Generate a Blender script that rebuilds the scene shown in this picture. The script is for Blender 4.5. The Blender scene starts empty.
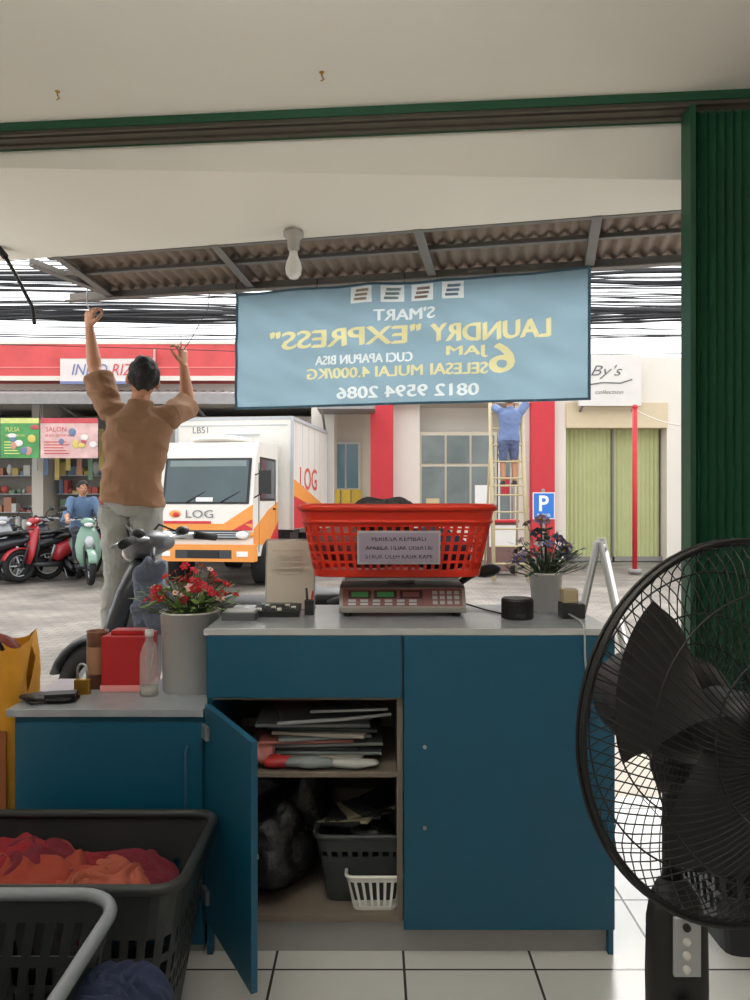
import bpy, bmesh, math, random
from mathutils import Vector, Matrix, noise
from mathutils.bvhtree import BVHTree
from mathutils.geometry import delaunay_2d_cdt
random.seed(7)
V=Vector
def lin(c):
    c=c/255.0
    return c/12.92 if c<=0.04045 else ((c+0.055)/1.055)**2.4
MATS={}
def mat(name,rgb,rough=.6,metal=0,var=.08,vs=9,bump=0,bs=60,emit=0,trans=0,alpha=1,translu=0):
    if name in MATS: return MATS[name]
    m=bpy.data.materials.new(name); m.use_nodes=True
    nt=m.node_tree; ns=nt.nodes; ln=nt.links
    p=ns['Principled BSDF']
    c=[lin(x) for x in rgb]
    tc=ns.new('ShaderNodeTexCoord'); no=ns.new('ShaderNodeTexNoise')
    no.inputs['Scale'].default_value=vs; no.inputs['Detail'].default_value=4
    ln.new(tc.outputs['Object'],no.inputs['Vector'])
    mx=ns.new('ShaderNodeMix'); mx.data_type='RGBA'
    mx.inputs[6].default_value=[x*(1-var) for x in c]+[1]
    mx.inputs[7].default_value=[min(1,x*(1+var)) for x in c]+[1]
    ln.new(no.outputs['Fac'],mx.inputs[0]); ln.new(mx.outputs[2],p.inputs['Base Color'])
    p.inputs['Roughness'].default_value=rough; p.inputs['Metallic'].default_value=metal
    if bump:
        n2=ns.new('ShaderNodeTexNoise'); n2.inputs['Scale'].default_value=bs; n2.inputs['Detail'].default_value=5
        ln.new(tc.outputs['Object'],n2.inputs['Vector'])
        bp=ns.new('ShaderNodeBump'); bp.inputs['Strength'].default_value=bump; bp.inputs['Distance'].default_value=.02
        ln.new(n2.outputs['Fac'],bp.inputs['Height']); ln.new(bp.outputs['Normal'],p.inputs['Normal'])
    if emit:
        p.inputs['Emission Color'].default_value=c+[1]; p.inputs['Emission Strength'].default_value=emit
    if trans: p.inputs['Transmission Weight'].default_value=trans
    if alpha<1: p.inputs['Alpha'].default_value=alpha
    if translu:
        t=ns.new('ShaderNodeBsdfTranslucent'); ln.new(mx.outputs[2],t.inputs['Color'])
        ms=ns.new('ShaderNodeMixShader'); ms.inputs[0].default_value=translu
        ln.new(p.outputs[0],ms.inputs[1]); ln.new(t.outputs[0],ms.inputs[2])
        ln.new(ms.outputs[0],ns['Material Output'].inputs['Surface'])
    MATS[name]=m; return m
def brickmat(name,c1,c2,cm,w,h,mort,off=0.,loc=(0,0,0),rough=.5,bump=.3,dirt=.25,ds=1.7):
    m=bpy.data.materials.new(name); m.use_nodes=True
    nt=m.node_tree; ns=nt.nodes; ln=nt.links; p=ns['Principled BSDF']
    tc=ns.new('ShaderNodeTexCoord'); mp=ns.new('ShaderNodeMapping'); mp.inputs['Location'].default_value=loc
    br=ns.new('ShaderNodeTexBrick'); br.offset=off; br.squash=1
    br.inputs['Scale'].default_value=1; br.inputs['Brick Width'].default_value=w; br.inputs['Row Height'].default_value=h
    br.inputs['Mortar Size'].default_value=mort; br.inputs['Mortar Smooth'].default_value=.1
    for i,c in zip(('Color1','Color2','Mortar'),(c1,c2,cm)): br.inputs[i].default_value=[lin(x) for x in c]+[1]
    ln.new(tc.outputs['Object'],mp.inputs['Vector']); ln.new(mp.outputs[0],br.inputs['Vector'])
    no=ns.new('ShaderNodeTexNoise'); no.inputs['Scale'].default_value=ds; no.inputs['Detail'].default_value=8
    ln.new(tc.outputs['Object'],no.inputs['Vector'])
    mx=ns.new('ShaderNodeMix'); mx.data_type='RGBA'; mx.blend_type='MULTIPLY'; mx.inputs[0].default_value=dirt
    ln.new(br.outputs['Color'],mx.inputs[6]); ln.new(no.outputs['Fac'],mx.inputs[7]); ln.new(mx.outputs[2],p.inputs['Base Color'])
    bp=ns.new('ShaderNodeBump'); bp.inputs['Strength'].default_value=bump; bp.inputs['Distance'].default_value=.01; bp.invert=True
    ln.new(br.outputs['Fac'],bp.inputs['Height']); ln.new(bp.outputs['Normal'],p.inputs['Normal'])
    p.inputs['Roughness'].default_value=rough
    return m
TXT={}
def textgeo(s,off=.015):
    if (s,off) in TXT: return TXT[(s,off)]
    cu=bpy.data.curves.new('t','FONT'); cu.body=s; cu.offset=off; cu.resolution_u=3
    ob=bpy.data.objects.new('t',cu); bpy.context.collection.objects.link(ob)
    bpy.context.view_layer.update()
    me=bpy.data.meshes.new_from_object(ob.evaluated_get(bpy.context.evaluated_depsgraph_get()))
    vs=[(v.co.x,v.co.y) for v in me.vertices]; fs=[tuple(p.vertices) for p in me.polygons]
    bpy.data.objects.remove(ob); bpy.data.curves.remove(cu); bpy.data.meshes.remove(me)
    x0=min(v[0] for v in vs);x1=max(v[0] for v in vs);y0=min(v[1] for v in vs);y1=max(v[1] for v in vs)
    vs=[((x-x0)/(x1-x0),(y-y0)/(y1-y0)) for x,y in vs]
    TXT[(s,off)]=(vs,fs); return TXT[(s,off)]
class B:
    def __init__(s,M=None): s.v=[];s.f=[];s.m=[];s.sm=[];s.mats=[];s.M=M or Matrix()
    def add(s,vs,fs,m,sm=False):
        o=len(s.v); s.v+= [s.M@V(v) for v in vs]
        if m not in s.mats: s.mats.append(m)
        k=s.mats.index(m)
        for f in fs: s.f.append([i+o for i in f]); s.m.append(k); s.sm.append(sm)
    def box(s,c,d,m,R=None):
        c=V(c); vs=[]
        for x in(-.5,.5):
            for y in(-.5,.5):
                for z in(-.5,.5):
                    p=V((x*d[0],y*d[1],z*d[2]))
                    if R is not None: p=R@p
                    vs.append(c+p)
        s.add(vs,[(0,1,3,2),(4,6,7,5),(0,4,5,1),(2,3,7,6),(0,2,6,4),(1,5,7,3)],m)
    def bx(s,x0,x1,y0,y1,z0,z1,m): s.box(((x0+x1)/2,(y0+y1)/2,(z0+z1)/2),(x1-x0,y1-y0,z1-z0),m)
    def prism(s,poly,vec,m):
        n=len(poly); vec=V(vec); vs=[V(p) for p in poly]+[V(p)+vec for p in poly]
        s.add(vs,[tuple(range(n)),tuple(range(2*n-1,n-1,-1))]+[(i,(i+1)%n,n+(i+1)%n,n+i) for i in range(n)],m)
    def loft(s,pts,rad,m,side=None,seg=16,closed=False,caps=True,sm=True,sq=1):
        pts=[V(p) for p in pts]; n=len(pts); rings=[]
        if not isinstance(rad,(list,tuple)): rad=[rad]*n
        up=None; vs=[]
        for i,p in enumerate(pts):
            if closed: t=pts[(i+1)%n]-pts[i-1]
            else: t=pts[min(i+1,n-1)]-pts[max(i-1,0)]
            if t.length<1e-9: t=V((0,0,1))
            t.normalize()
            if side is not None: a=V(side)-t*t.dot(V(side))
            elif up is None:
                a=t.cross(V((0,0,1)));
                if a.length<.05: a=t.cross(V((0,1,0)))
            else: a=up-t*t.dot(up)
            a.normalize(); up=a; bb=t.cross(a)
            r=rad[i]; ra,rb=(r if isinstance(r,(list,tuple)) else (r,r))
            for k in range(seg):
                th=2*math.pi*k/seg; c=math.cos(th); d=math.sin(th)
                if sq!=1: c=math.copysign(abs(c)**sq,c); d=math.copysign(abs(d)**sq,d)
                vs.append(p+a*c*ra+bb*d*rb)
        fs=[]
        for i in range(n if closed else n-1):
            j=(i+1)%n
            for k in range(seg): fs.append((i*seg+k,i*seg+(k+1)%seg,j*seg+(k+1)%seg,j*seg+k))
        if caps and not closed: fs+= [tuple(range(seg-1,-1,-1)),tuple(range((n-1)*seg,n*seg))]
        s.add(vs,fs,m,sm)
    tube=lambda s,pts,r,m,seg=8,closed=False: s.loft(pts,r,m,seg=seg,closed=closed)
    def cyl(s,p0,p1,r,m,r1=None,seg=20,sm=True): s.loft([p0,p1],[r,r if r1 is None else r1],m,seg=seg,sm=sm)
    def lathe(s,c,prof,m,seg=28,sm=True):
        s.add([V(c)+V((r*math.cos(2*math.pi*k/seg),r*math.sin(2*math.pi*k/seg),z)) for r,z in prof for k in range(seg)],
          [(i*seg+k,i*seg+(k+1)%seg,(i+1)*seg+(k+1)%seg,(i+1)*seg+k) for i in range(len(prof)-1) for k in range(seg)],m,sm)
    def ell(s,c,r,m,R=None,nu=20,nv=12,amp=0,fr=8,seed=0,sm=True):
        c=V(c); vs=[]; r=(r,r,r) if not isinstance(r,(tuple,list)) else r
        for j in range(nv+1):
            ph=math.pi*j/nv
            for i in range(nu):
                th=2*math.pi*i/nu
                p=V((math.sin(ph)*math.cos(th)*r[0],math.sin(ph)*math.sin(th)*r[1],math.cos(ph)*r[2]))
                if amp: p=p*(1+amp*(noise.noise(p*fr+V((seed*7.1,seed*3.3,seed))) - .35*abs(noise.noise(p*fr*2.7+V((seed,0,0))))))
                if R is not None: p=R@p
                vs.append(c+p)
        fs=[(j*nu+i,(j+1)*nu+i,(j+1)*nu+(i+1)%nu,j*nu+(i+1)%nu) for j in range(nv) for i in range(nu)]
        s.add(vs,fs,m,sm)
    def quad(s,a,b,c,d,m): s.add([a,b,c,d],[(0,1,2,3)],m)
    def grid(s,fn,nu,nv,m,sm=True):
        s.add([fn(i/nu,j/nv) for j in range(nv+1) for i in range(nu+1)],
          [(j*(nu+1)+i,j*(nu+1)+i+1,(j+1)*(nu+1)+i+1,(j+1)*(nu+1)+i) for j in range(nv) for i in range(nu)],m,sm)
    def text(s,t,o,u,v,m,off=.015):
        vs,fs=textgeo(t,off); o=V(o);u=V(u);v=V(v)
        s.add([o+u*a+v*b for a,b in vs],fs,m)
    def build(s,name,bevel=0,solid=0,keep0=False,parent=None,norm=True):
        me=bpy.data.meshes.new(name)
        if not keep0:
            x=[v.x for v in s.v];y=[v.y for v in s.v];z=[v.z for v in s.v]
            o=V(((min(x)+max(x))/2,(min(y)+max(y))/2,min(z)))
        else: o=V((0,0,0))
        me.from_pydata([v-o for v in s.v],[],s.f)
        for m in s.mats: me.materials.append(m)
        me.polygons.foreach_set('material_index',s.m); me.polygons.foreach_set('use_smooth',s.sm)
        if norm or solid:
            bm=bmesh.new(); bm.from_mesh(me); bmesh.ops.remove_doubles(bm,verts=bm.verts,dist=1e-6)
            bmesh.ops.recalc_face_normals(bm,faces=bm.faces); bm.to_mesh(me); bm.free()
        ob=bpy.data.objects.new(name,me); bpy.context.collection.objects.link(ob); ob.location=o
        if solid:
            md=ob.modifiers.new('s','SOLIDIFY'); md.thickness=solid; md.offset=0
        if bevel:
            md=ob.modifiers.new('b','BEVEL'); md.width=bevel; md.segments=2; md.limit_method='ANGLE'; md.angle_limit=.9
        if parent: ob.parent=parent
        return ob
def T(x,y,z,rz=0,s=1): return Matrix.Translation((x,y,z))@Matrix.Rotation(math.radians(rz),4,'Z')@Matrix.Scale(s,4)
def RX(a): return Matrix.Rotation(math.radians(a),3,'X')
def RY(a): return Matrix.Rotation(math.radians(a),3,'Y')
def RZ(a): return Matrix.Rotation(math.radians(a),3,'Z')
# ------------ materials
cream=mat('cream_plaster',(222,218,208),.85,var=.05,vs=1.3,bump=.1,bs=12)
soff=mat('soffit_plaster',(238,234,224),.85,var=.06,vs=1.1,bump=.1,bs=10)
green=mat('green_paint',(24,78,52),.5,var=.15,vs=5)
railm=mat('rail_metal',(84,78,68),.6,.3,var=.2)
teal=mat('teal_laminate',(10,80,108),.42,var=.06,vs=3)
lamtop=mat('counter_laminate',(152,158,166),.2,var=.14,vs=14)
edge=mat('light_edge',(186,188,190),.4)
woodin=mat('cabinet_interior',(120,110,98),.6,var=.1)
plinthm=mat('plinth_grey',(150,150,150),.6)
black=mat('black_plastic',(16,16,18),.5,var=.1)
dark=mat('dark_plastic',(32,34,36),.5)
dgrey=mat('charcoal_plastic',(50,54,56),.5)
lgrey=mat('light_grey_plastic',(176,180,184),.4)
white=mat('white_plastic',(232,230,226),.4,var=.03)
red=mat('red_plastic',(232,54,28),.4,var=.05,translu=.2)
redp=mat('red_paint',(194,40,50),.5,var=.1)
steel=mat('steel',(170,172,175),.35,.8)
galv=mat('galvanised_grey',(128,124,120),.6,.2,var=.2)
rust=mat('corrugated_brown',(138,122,110),.75,var=.3,vs=6)
glass_d=mat('dark_glass',(60,76,80),.12,var=.4,vs=1.5)
rubber=mat('rubber',(22,22,22),.8)
orange=mat('orange_paint',(226,146,66),.5)
yellow=mat('yellow_plastic',(228,196,60),.5)
gold=mat('brass',(180,140,60),.35,.8)
# ------------ room
floorm=brickmat('floor_tile',(224,224,222),(216,216,214),(72,68,64),.38,.38,.004,0,(-.085+.38*20,-2.18+.38*20,0),.22,.2,.15)
b=B(); b.bx(-2.6,2.1,-3.6,3.45,-.1,0,floorm); b.build('floor',keep0=True)
b=B(); b.add([(-4.2,-3.6,3.0),(2.6,-3.6,3.0),(2.6,3.0,3.0),(-4.2,3.55,3.0),(-4.2,-3.6,3.1),(2.6,-3.6,3.1),(2.6,3.0,3.1),(-4.2,3.55,3.1)],
 [(0,1,2,3),(4,5,6,7),(0,1,5,4),(1,2,6,5),(2,3,7,6),(3,0,4,7)],cream); b.build('ceiling',keep0=True)
b=B(); b.bx(-2.7,-2.6,-3.6,3.3,0,3.0,cream); b.build('wall_left')
b=B(); b.bx(1.9,2.0,-3.6,3.1,0,3.0,cream); b.build('wall_right')
b=B(); b.bx(-2.7,2.0,-3.7,-3.6,0,3.0,cream); b.build('wall_back')
def ry(x): return 3.11-.0875*x
def inner(x): return 3.691-.2126*x
def outer(x): return 4.229-.2126*x
b=B()
def strip(y0,y1,z0,z1,m,x0=-3.0,x1=2.2):
    b.add([(x0,ry(x0)+y0,z0),(x1,ry(x1)+y0,z0),(x1,ry(x1)+y1,z0),(x0,ry(x0)+y1,z0),(x0,ry(x0)+y0,z1),(x1,ry(x1)+y0,z1),(x1,ry(x1)+y1,z1),(x0,ry(x0)+y1,z1)],
     [(0,1,2,3),(4,5,6,7),(0,1,5,4),(1,2,6,5),(2,3,7,6),(3,0,4,7)],m)
strip(0,.035,2.965,3.0,green); strip(.008,.025,2.95,2.965,railm); strip(.035,.08,2.945,3.0,railm); strip(.08,.11,2.935,3.0,railm); strip(.11,.115,2.93,3.0,green)
b.build('trim_1')
b=B(); xs=(-4.2,2.6)
b.add([(xs[0],ry(xs[0])+.115,3.0),(xs[1],ry(xs[1])+.115,3.0),(xs[1],inner(xs[1]),2.68),(xs[0],inner(xs[0]),2.68),
 (xs[0],ry(xs[0])+.115,3.3),(xs[1],ry(xs[1])+.115,3.3),(xs[1],inner(xs[1]),3.3),(xs[0],inner(xs[0]),3.3)],
 [(0,1,2,3),(4,5,6,7),(0,1,5,4),(1,2,6,5),(2,3,7,6),(3,0,4,7)],soff); b.build('trim_2')
for x,y in((-.203,2.865),(-1.27,3.0)):
    b=B(); b.tube([(x,y,3.0),(x,y,2.985),(x+.008,y,2.972),(x-.004,y,2.965)],.003,gold,6); b.ell((x,y,2.998),(.01,.01,.004),gold); b.build('ceiling_hook')
b=B(); n=36; pts=[]
for i in range(n+1):
    x=1.275+.60*i/n; pts.append((x,ry(x)+.04+(.022 if i%2 else -.0),0))
for i in range(n):
    a,c=pts[i],pts[i+1]; b.quad(a,c,(c[0],c[1],2.94),(a[0],a[1],2.94),green)
b.bx(1.262,1.282,ry(1.27)+.0,ry(1.27)+.09,0,2.95,green)
b.build('folding_shutter_door',solid=.003)
# ------------ canopy
tv=V((.978,-.208,0)); nv=V((.208,.978,0))
b=B()
def cs(u,v):
    x=-1.80+u*4.6
    p=V((x,inner(x),0))+nv*(-.02+v*.68)
    p.z=2.745-.15*v*.68+.011*math.sin(u*4.7/.076*2*math.pi)
    return p
b.grid(cs,620,2,rust); b.build('corrugated_roof',solid=.004)
b=B()
def lbar(p,q,w,h,m):
    p=V(p);q=V(q);t=(q-p).normalized(); s=t.cross(V((0,0,1))).normalized(); u=s.cross(t)
    for c1,c2,w1,h1 in((-h/2,0,w,.006),(0,-w/2,.006,h)):
        vs=[]
        for e in(p,q):
            for a in(-.5,.5):
                for c in(-.5,.5): vs.append(e+u*(c1+c*h1 if h1<w1 else c*h1)+s*(c2+a*w1 if w1<h1 else a*w1))
        b.add(vs,[(0,1,3,2),(4,6,7,5),(0,4,5,1),(2,3,7,6),(0,2,6,4),(1,5,7,3)],m)
lbar((-1.9,outer(-1.9),2.62),(2.8,outer(2.8),2.62),.05,.055,galv)
lbar((-1.8,inner(-1.8)+.26,2.675),(2.8,inner(2.8)+.26,2.675),.03,.03,galv)
lbar((-1.78,inner(-1.78)+.02,2.70),(2.8,inner(2.8)+.02,2.70),.03,.04,galv)
for x in(-1.72,-.83,.21,1.03,2.0):
    p=V((x,inner(x),2.70)); q=p+nv*.56; q.z=2.62
    lbar(p,q,.045,.045,galv)
lbar((-1.9,inner(-1.9)+.06,2.69),(-1.60,outer(-1.6),2.63),.05,.05,galv)
b.build('canopy_frame')
b=B(); b.lathe((-.405,3.73,0),[(0,2.70),(.05,2.70),(.05,2.675),(.032,2.66),(.028,2.61),(.02,2.6)],mat('ceramic_holder',(176,172,164),.5))
b.lathe((-.405,3.73,0),[(.02,2.6),(.022,2.58),(.037,2.545),(.042,2.515),(.037,2.485),(.02,2.466),(0,2.462)],mat('bulb_glass',(246,246,242),.15,translu=.3))
b.build('light_bulb')
# ------------ banner : one sheet, lettering printed in the fabric
TLU=.55
blue=mat('banner_blue',(138,166,180),.8,var=.07,vs=2,bump=.1,bs=8,translu=TLU)
btxt=mat('banner_white',(214,222,222),.8,translu=TLU); byel=mat('banner_yellow',(214,208,158),.8,translu=TLU); bhem=mat('banner_hem',(90,118,134),.8,translu=.3)
TL,TR=V((-.82,4.385,2.575)),V((1.144,3.975,2.60))
def bp(u,v,o=0):
    p=TL.lerp(TR,u); zb=1.895; z=zb+(p.z-zb)*v
    w=.012*math.sin(u*9+v*2)+.008*math.sin(u*23-v*5)*(.3+v)+.01*noise.noise(V((u*5,v*4,0)))+.008*noise.noise(V((u*14+v*6,v*5,3)))
    p=p+nv*(w+o); p.z=z-.006*abs(math.sin(u*5*math.pi))*v; return p
W_=2.8
tv_=[]; te_=[]; prints={1:([],[]),2:([],[])}
NU,NV=60,20
for j in range(NV+1):
    for i in range(NU+1): tv_.append(V((i/NU*W_,j/NV)))
for j in range(NV+1):
    for i in range(NU+1):
        k=j*(NU+1)+i
        if i<NU: te_.append((k,k+1))
        if j<NV: te_.append((k,k+NU+1))
def addflat(vs,fs,k):
    o=len(tv_)
    for v in vs: tv_.append(V((v[0]*W_,v[1])))
    pv,pf=prints[k]; o2=len(pv); pv+= [V((v[0]*W_,v[1],0)) for v in vs]
    cnt={}
    for f in fs:
        pf.append([i+o2 for i in f])
        for a in range(len(f)):
            e=tuple(sorted((f[a],f[(a+1)%len(f)]))); cnt[e]=cnt.get(e,0)+1
    for e,c in cnt.items():
        if c==1: te_.append((e[0]+o,e[1]+o))
def bt(s,u0,u1,v0,v1,k,bold=.0016):
    vs,fs=textgeo(s,0)
    for dx,dy in((-bold,-.6*bold),(bold,.6*bold)): addflat([(u1-a*(u1-u0)+dx,v0+c*(v1-v0)+dy*2) for a,c in vs],fs,k)
bt("S'MART",.415,.585,.69,.785,1,.0017); bt('LAUNDRY',.575,.895,.50,.64,2,.003); bt('"EXPRESS"',.109,.545,.50,.65,2,.003)
bt('JAM',.619,.729,.365,.46,2,.002); bt('6',.735,.80,.235,.47,2,.0032); bt('SELESAI',.575,.729,.235,.325,2,.0017)
bt('CUCI APAPUN BISA',.245,.524,.35,.425,1,.0013); bt('MULAI 4.000/KG',.219,.552,.235,.32,2,.0015); bt('0812 9594 2086',.308,.705,.065,.16,1,.0017)
sq=((.35,.41),(.435,.5),(.52,.58),(.605,.665))
for u0,u1 in sq: addflat([(u0,.84),(u1,.84),(u1,.975),(u0,.975)],[(0,1,2,3)],1)
cv,ce,cf,_,_,_=delaunay_2d_cdt(tv_,te_,[],0,1e-6,False)
bv={k:BVHTree.FromPolygons(prints[k][0],prints[k][1]) for k in prints}
b=B(); b.v=[bp(min(1,max(0,v.x/W_)),min(1,max(0,v.y))) for v in cv]; b.mats=[blue,btxt,byel]
for f in cf:
    c=V((sum(cv[i].x for i in f)/len(f),sum(cv[i].y for i in f)/len(f),1)); k=0
    for q in(1,2):
        if bv[q].ray_cast(c,V((0,0,-1)))[0] is not None: k=q
    b.f.append(list(f)); b.m.append(k); b.sm.append(True)
b.grid(lambda u,v:bp(u,v*.02,-.003),60,2,bhem); b.grid(lambda u,v:bp(u,.98+v*.02,-.003),60,2,bhem); b.grid(lambda u,v:bp(u*.008,v,-.003),2,16,bhem); b.grid(lambda u,v:bp(.992+u*.008,v,-.003),2,16,bhem)
for i,(u0,u1) in enumerate(sq):
    pc=mat('banner_pic%d'%i,[(180,160,140),(140,160,160),(160,140,130),(130,150,170)][i],.8,translu=.5)
    for k in range(3): b.grid(lambda u,v:bp(u0+(u1-u0)*(.15+.6*u+.05*k),.86+.035*k+.022*v,-.003),3,2,pc)
for u in(.0,.25,.5,.75,1.0):
    p=bp(u,.985); b.tube([p,V((p.x,outer(p.x),2.63))],.003,black,5)
b.build('hanging_banner',norm=False)
# ------------ tall counter
CX0,CX1=-.504,.716
b=B()
b.bx(CX0-.004,CX1-.004,2.235,2.75,.966,.981,lamtop); b.bx(CX0-.006,CX1-.002,2.231,2.235,.962,.982,edge)
b.bx(CX0,CX0+.018,2.25,2.75,0,.966,teal); b.bx(CX1-.016,CX1,2.25,2.75,0,.966,teal); b.bx(CX0+.018,CX1-.016,2.735,2.75,.08,.966,woodin)
b.bx(.066,.084,2.25,2.735,.1,.966,woodin)
b.bx(CX0+.018,.066,2.25,2.735,.10,.12,woodin); b.bx(.084,.70,2.26,2.735,.10,.12,woodin); b.bx(CX0+.018,.066,2.27,2.735,.525,.54,woodin)
b.bx(CX0+.018,.066,2.25,2.735,.765,.774,woodin)
b.bx(CX0+.018,CX1-.016,2.27,2.285,0,.10,plinthm)
b.bx(CX0+.002,.080,2.232,2.25,.776,.960,teal)
b.bx(.086,CX1-.002,2.232,2.25,.085,.960,teal)
for z in(.63,.39): b.cyl((.148,2.226,z),(.148,2.234,z),.006,steel)
hx,hy=CX0,2.25; ang=math.atan2(-.347,.195)
b.M=Matrix.Translation((hx+.004,hy-.01,0))@Matrix.Rotation(ang,4,'Z'); b.bx(0,.40,-.009,.009,.12,.756,teal); b.cyl((.37,.009,.45),(.37,.02,.45),.008,steel)
for z in(.2,.68): b.bx(0,.05,-.02,-.009,z-.02,z+.02,steel)
b.M=Matrix()
b.build('reception_counter',bevel=.0015)
b=B(); b.bx(-1.1,-.512,2.235,2.62,.718,.741,lamtop); b.bx(-1.08,-.512,2.25,2.6,.03,.718,teal)
b.bx(-1.075,-.515,2.238,2.25,.06,.70,teal); b.bx(-1.07,-.52,2.27,2.58,0,.03,plinthm)
b.tube([(-.558,2.24,.63),(-.558,2.215,.63),(-.558,2.215,.42),(-.558,2.24,.42)],.004,mat('teal_handle',(50,90,112),.4),8); b.build('low_cabinet',bevel=.0015)
# ---- contents
b=B(); r=random.Random(3)
for i in range(11):
    x=-.19+r.uniform(-.04,.04); z=.548+i*.0125
    m=[mat('paper_pack',(166,160,150),.5),mat('pack_grey',(140,144,146),.5),mat('clear_pack',(130,138,140),.2),dgrey,mat('pink_pack',(170,104,100),.4)][[1,0,2,3,1,4,2,0,3,1,2][i]]
    b.box((x,2.46,z),(.40-r.random()*.12,.28-r.random()*.06,.010),m,RZ(r.uniform(-14,14))@RY(r.uniform(-1.0,1.0)))
b.tube([(-.3,2.3,.68),(-.1,2.31,.69),(.05,2.33,.70)],.006,lgrey,6); b.tube([(-.2,2.32,.71),(.04,2.33,.715)],.005,lgrey,6)
b.build('stack_of_packaging',bevel=.002)
b=B(); b.ell((-.42,2.33,.59),(.05,.05,.045),mat('plastic_wrap',(180,180,178),.3),amp=.5,fr=20,seed=3); b.ell((-.36,2.34,.575),(.06,.05,.033),MATS['pink_pack'],amp=.5,fr=20,seed=4); b.ell((-.30,2.31,.562),(.06,.03,.02),mat('red_pack',(170,44,44),.4),amp=.4,fr=20,seed=5); b.ell((-.20,2.30,.56),(.08,.03,.018),mat('clear_pack',(1,1,1)),amp=.4,fr=20,seed=8); b.ell((-.05,2.30,.558),(.08,.025,.016),MATS['plastic_wrap'],amp=.4,fr=20,seed=9); b.build('plastic_packets')
b=B(); b.bx(-.36,-.20,2.60,2.70,.54,.75,mat('maroon_box',(120,24,30),.5)); b.bx(-.355,-.205,2.595,2.6,.6,.7,mat('maroon_box2',(150,60,60),.5)); b.build('cardboard_box',bevel=.003)
bagm=mat('black_bag',(14,14,16),.45,bump=.6,bs=25)
b=B(); b.ell((-.33,2.42,.27),(.135,.14,.15),bagm,amp=.35,fr=9,seed=1,nu=48,nv=32); b.ell((-.24,2.50,.36),(.1,.12,.17),bagm,amp=.4,fr=9,seed=2,nu=40,nv=26); b.ell((-.38,2.5,.42),(.08,.1,.09),bagm,amp=.4,fr=9,seed=5,nu=40,nv=26); b.build('garbage_bag')
def rr(w,d,r,t):
    a=w-2*r;c=d-2*r;q=math.pi*r/2; L=[a,q,c,q,a,q,c,q]; s=(t%1)*sum(L); i=0
    while i<7 and s>L[i]: s-=L[i]; i+=1
    cs_=[(-a/2,-d/2),(a/2,-c/2),(w/2,-c/2),(a/2,c/2),(a/2,d/2),(-a/2,c/2),(-w/2,c/2),(-a/2,-c/2)][i]
    if i==0: return cs_[0]+s,cs_[1]
    if i==2: return cs_[0],cs_[1]+s
    if i==4: return cs_[0]-s,cs_[1]
    if i==6: return cs_[0],cs_[1]-s
    th={1:-90,3:0,5:90,7:180}[i]; th=math.radians(th)+s/r
    return cs_[0]+r*math.cos(th),cs_[1]+r*math.sin(th)
def basket(b,cx,cy,z0,z1,w0,d0,w1,d1,m,nb,rows,rc=.05,rz=0,rimm=None,rimr=.008,duty=.4,bow=0):
    R=RZ(rz)
    def S(t,v):
        w=w0+(w1-w0)*v;d=d0+(d1-d0)*v; x,y=rr(w,d,rc,t); p=R@V((x,y,0)); return V((cx+p.x,cy+p.y,z0+(z1-z0)*v))
    ts=[]
    for k in range(nb): ts+=[(k/nb,(k+duty)/nb,True),((k+duty)/nb,(k+1)/nb,False)]
    for v0,v1,ty in rows:
        for t0,t1,bar in ts:
            if ty=='s' or bar: b.add([S(t0,v0),S(t1,v0),S(t1,v1),S(t0,v1)],[(0,1,2,3)],m)
    n=64; b.add([S(k/n,0) for k in range(n)],[tuple(range(n))],m)
    if rimr: b.tube([S(k/96,1) for k in range(96)],rimr,rimm or m,8,True)
    return S
b=B(); basket(b,-.04,2.42,.12,.33,.22,.18,.29,.24,dgrey,30,[(0,.7,'s'),(.7,.78,'h'),(.78,1,'s')],.03)
for i in range(7): b.box((-.10+.02*i,2.40+.01*i,.345+.007*i),(.18,.12,.006),[dark,mat('cream_card',(150,142,118),.6),dgrey][i%3],RZ(15*i-40)@RY(-12+i*2))
b.ell((-.02,2.42,.31),(.1,.08,.05),bagm,amp=.4,fr=14); b.build('storage_bin',solid=.003)
b=B(); basket(b,.0,2.315,.122,.225,.13,.08,.175,.1,white,22,[(0,.12,'s'),(.12,.85,'h'),(.85,1,'s')],.02,rimr=.004); b.build('small_plastic_basket',solid=.003)
# ---- red basket + scale
b=B(); S=basket(b,.072,2.595,1.118,1.34,.54,.36,.625,.445,red,70,[(0,.1,'s'),(.1,.2,'h'),(.2,.235,'s'),(.235,.335,'h'),(.335,.37,'s'),(.37,.47,'h'),(.47,.505,'s'),(.505,.605,'h'),(.605,.64,'s'),(.64,.73,'h'),(.73,1,'s')],.06,rimr=.011,duty=.42)
b.tube([S(k/96,.80)*1.0 for k in range(96)],.006,red,6,True)
rb=b.build('laundry_basket',solid=.003)
lab=mat('label_mauve',(158,146,164),.4); ink=mat('ink',(30,26,40),.6)
b=B(); b.box((.075,2.362,1.215),(.25,.004,.095),lab,RX(8)); b.box((.075,2.365,1.215),(.262,.003,.107),lgrey,RX(8))
for i,(t,w) in enumerate((('PERIKSA KEMBALI',.17),('APABILA TIDAK DISERTAI',.21),('STRUK OLEH KASIR KAMI',.21))):
    z=1.236-i*.028; b.text(t,(.075-w/2,2.3595-(1.215-z)*-.14-.0012,z),(w,0,0),(0,0,.014),ink,0)
b.build('basket_label',parent=rb).location-=rb.location
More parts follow.
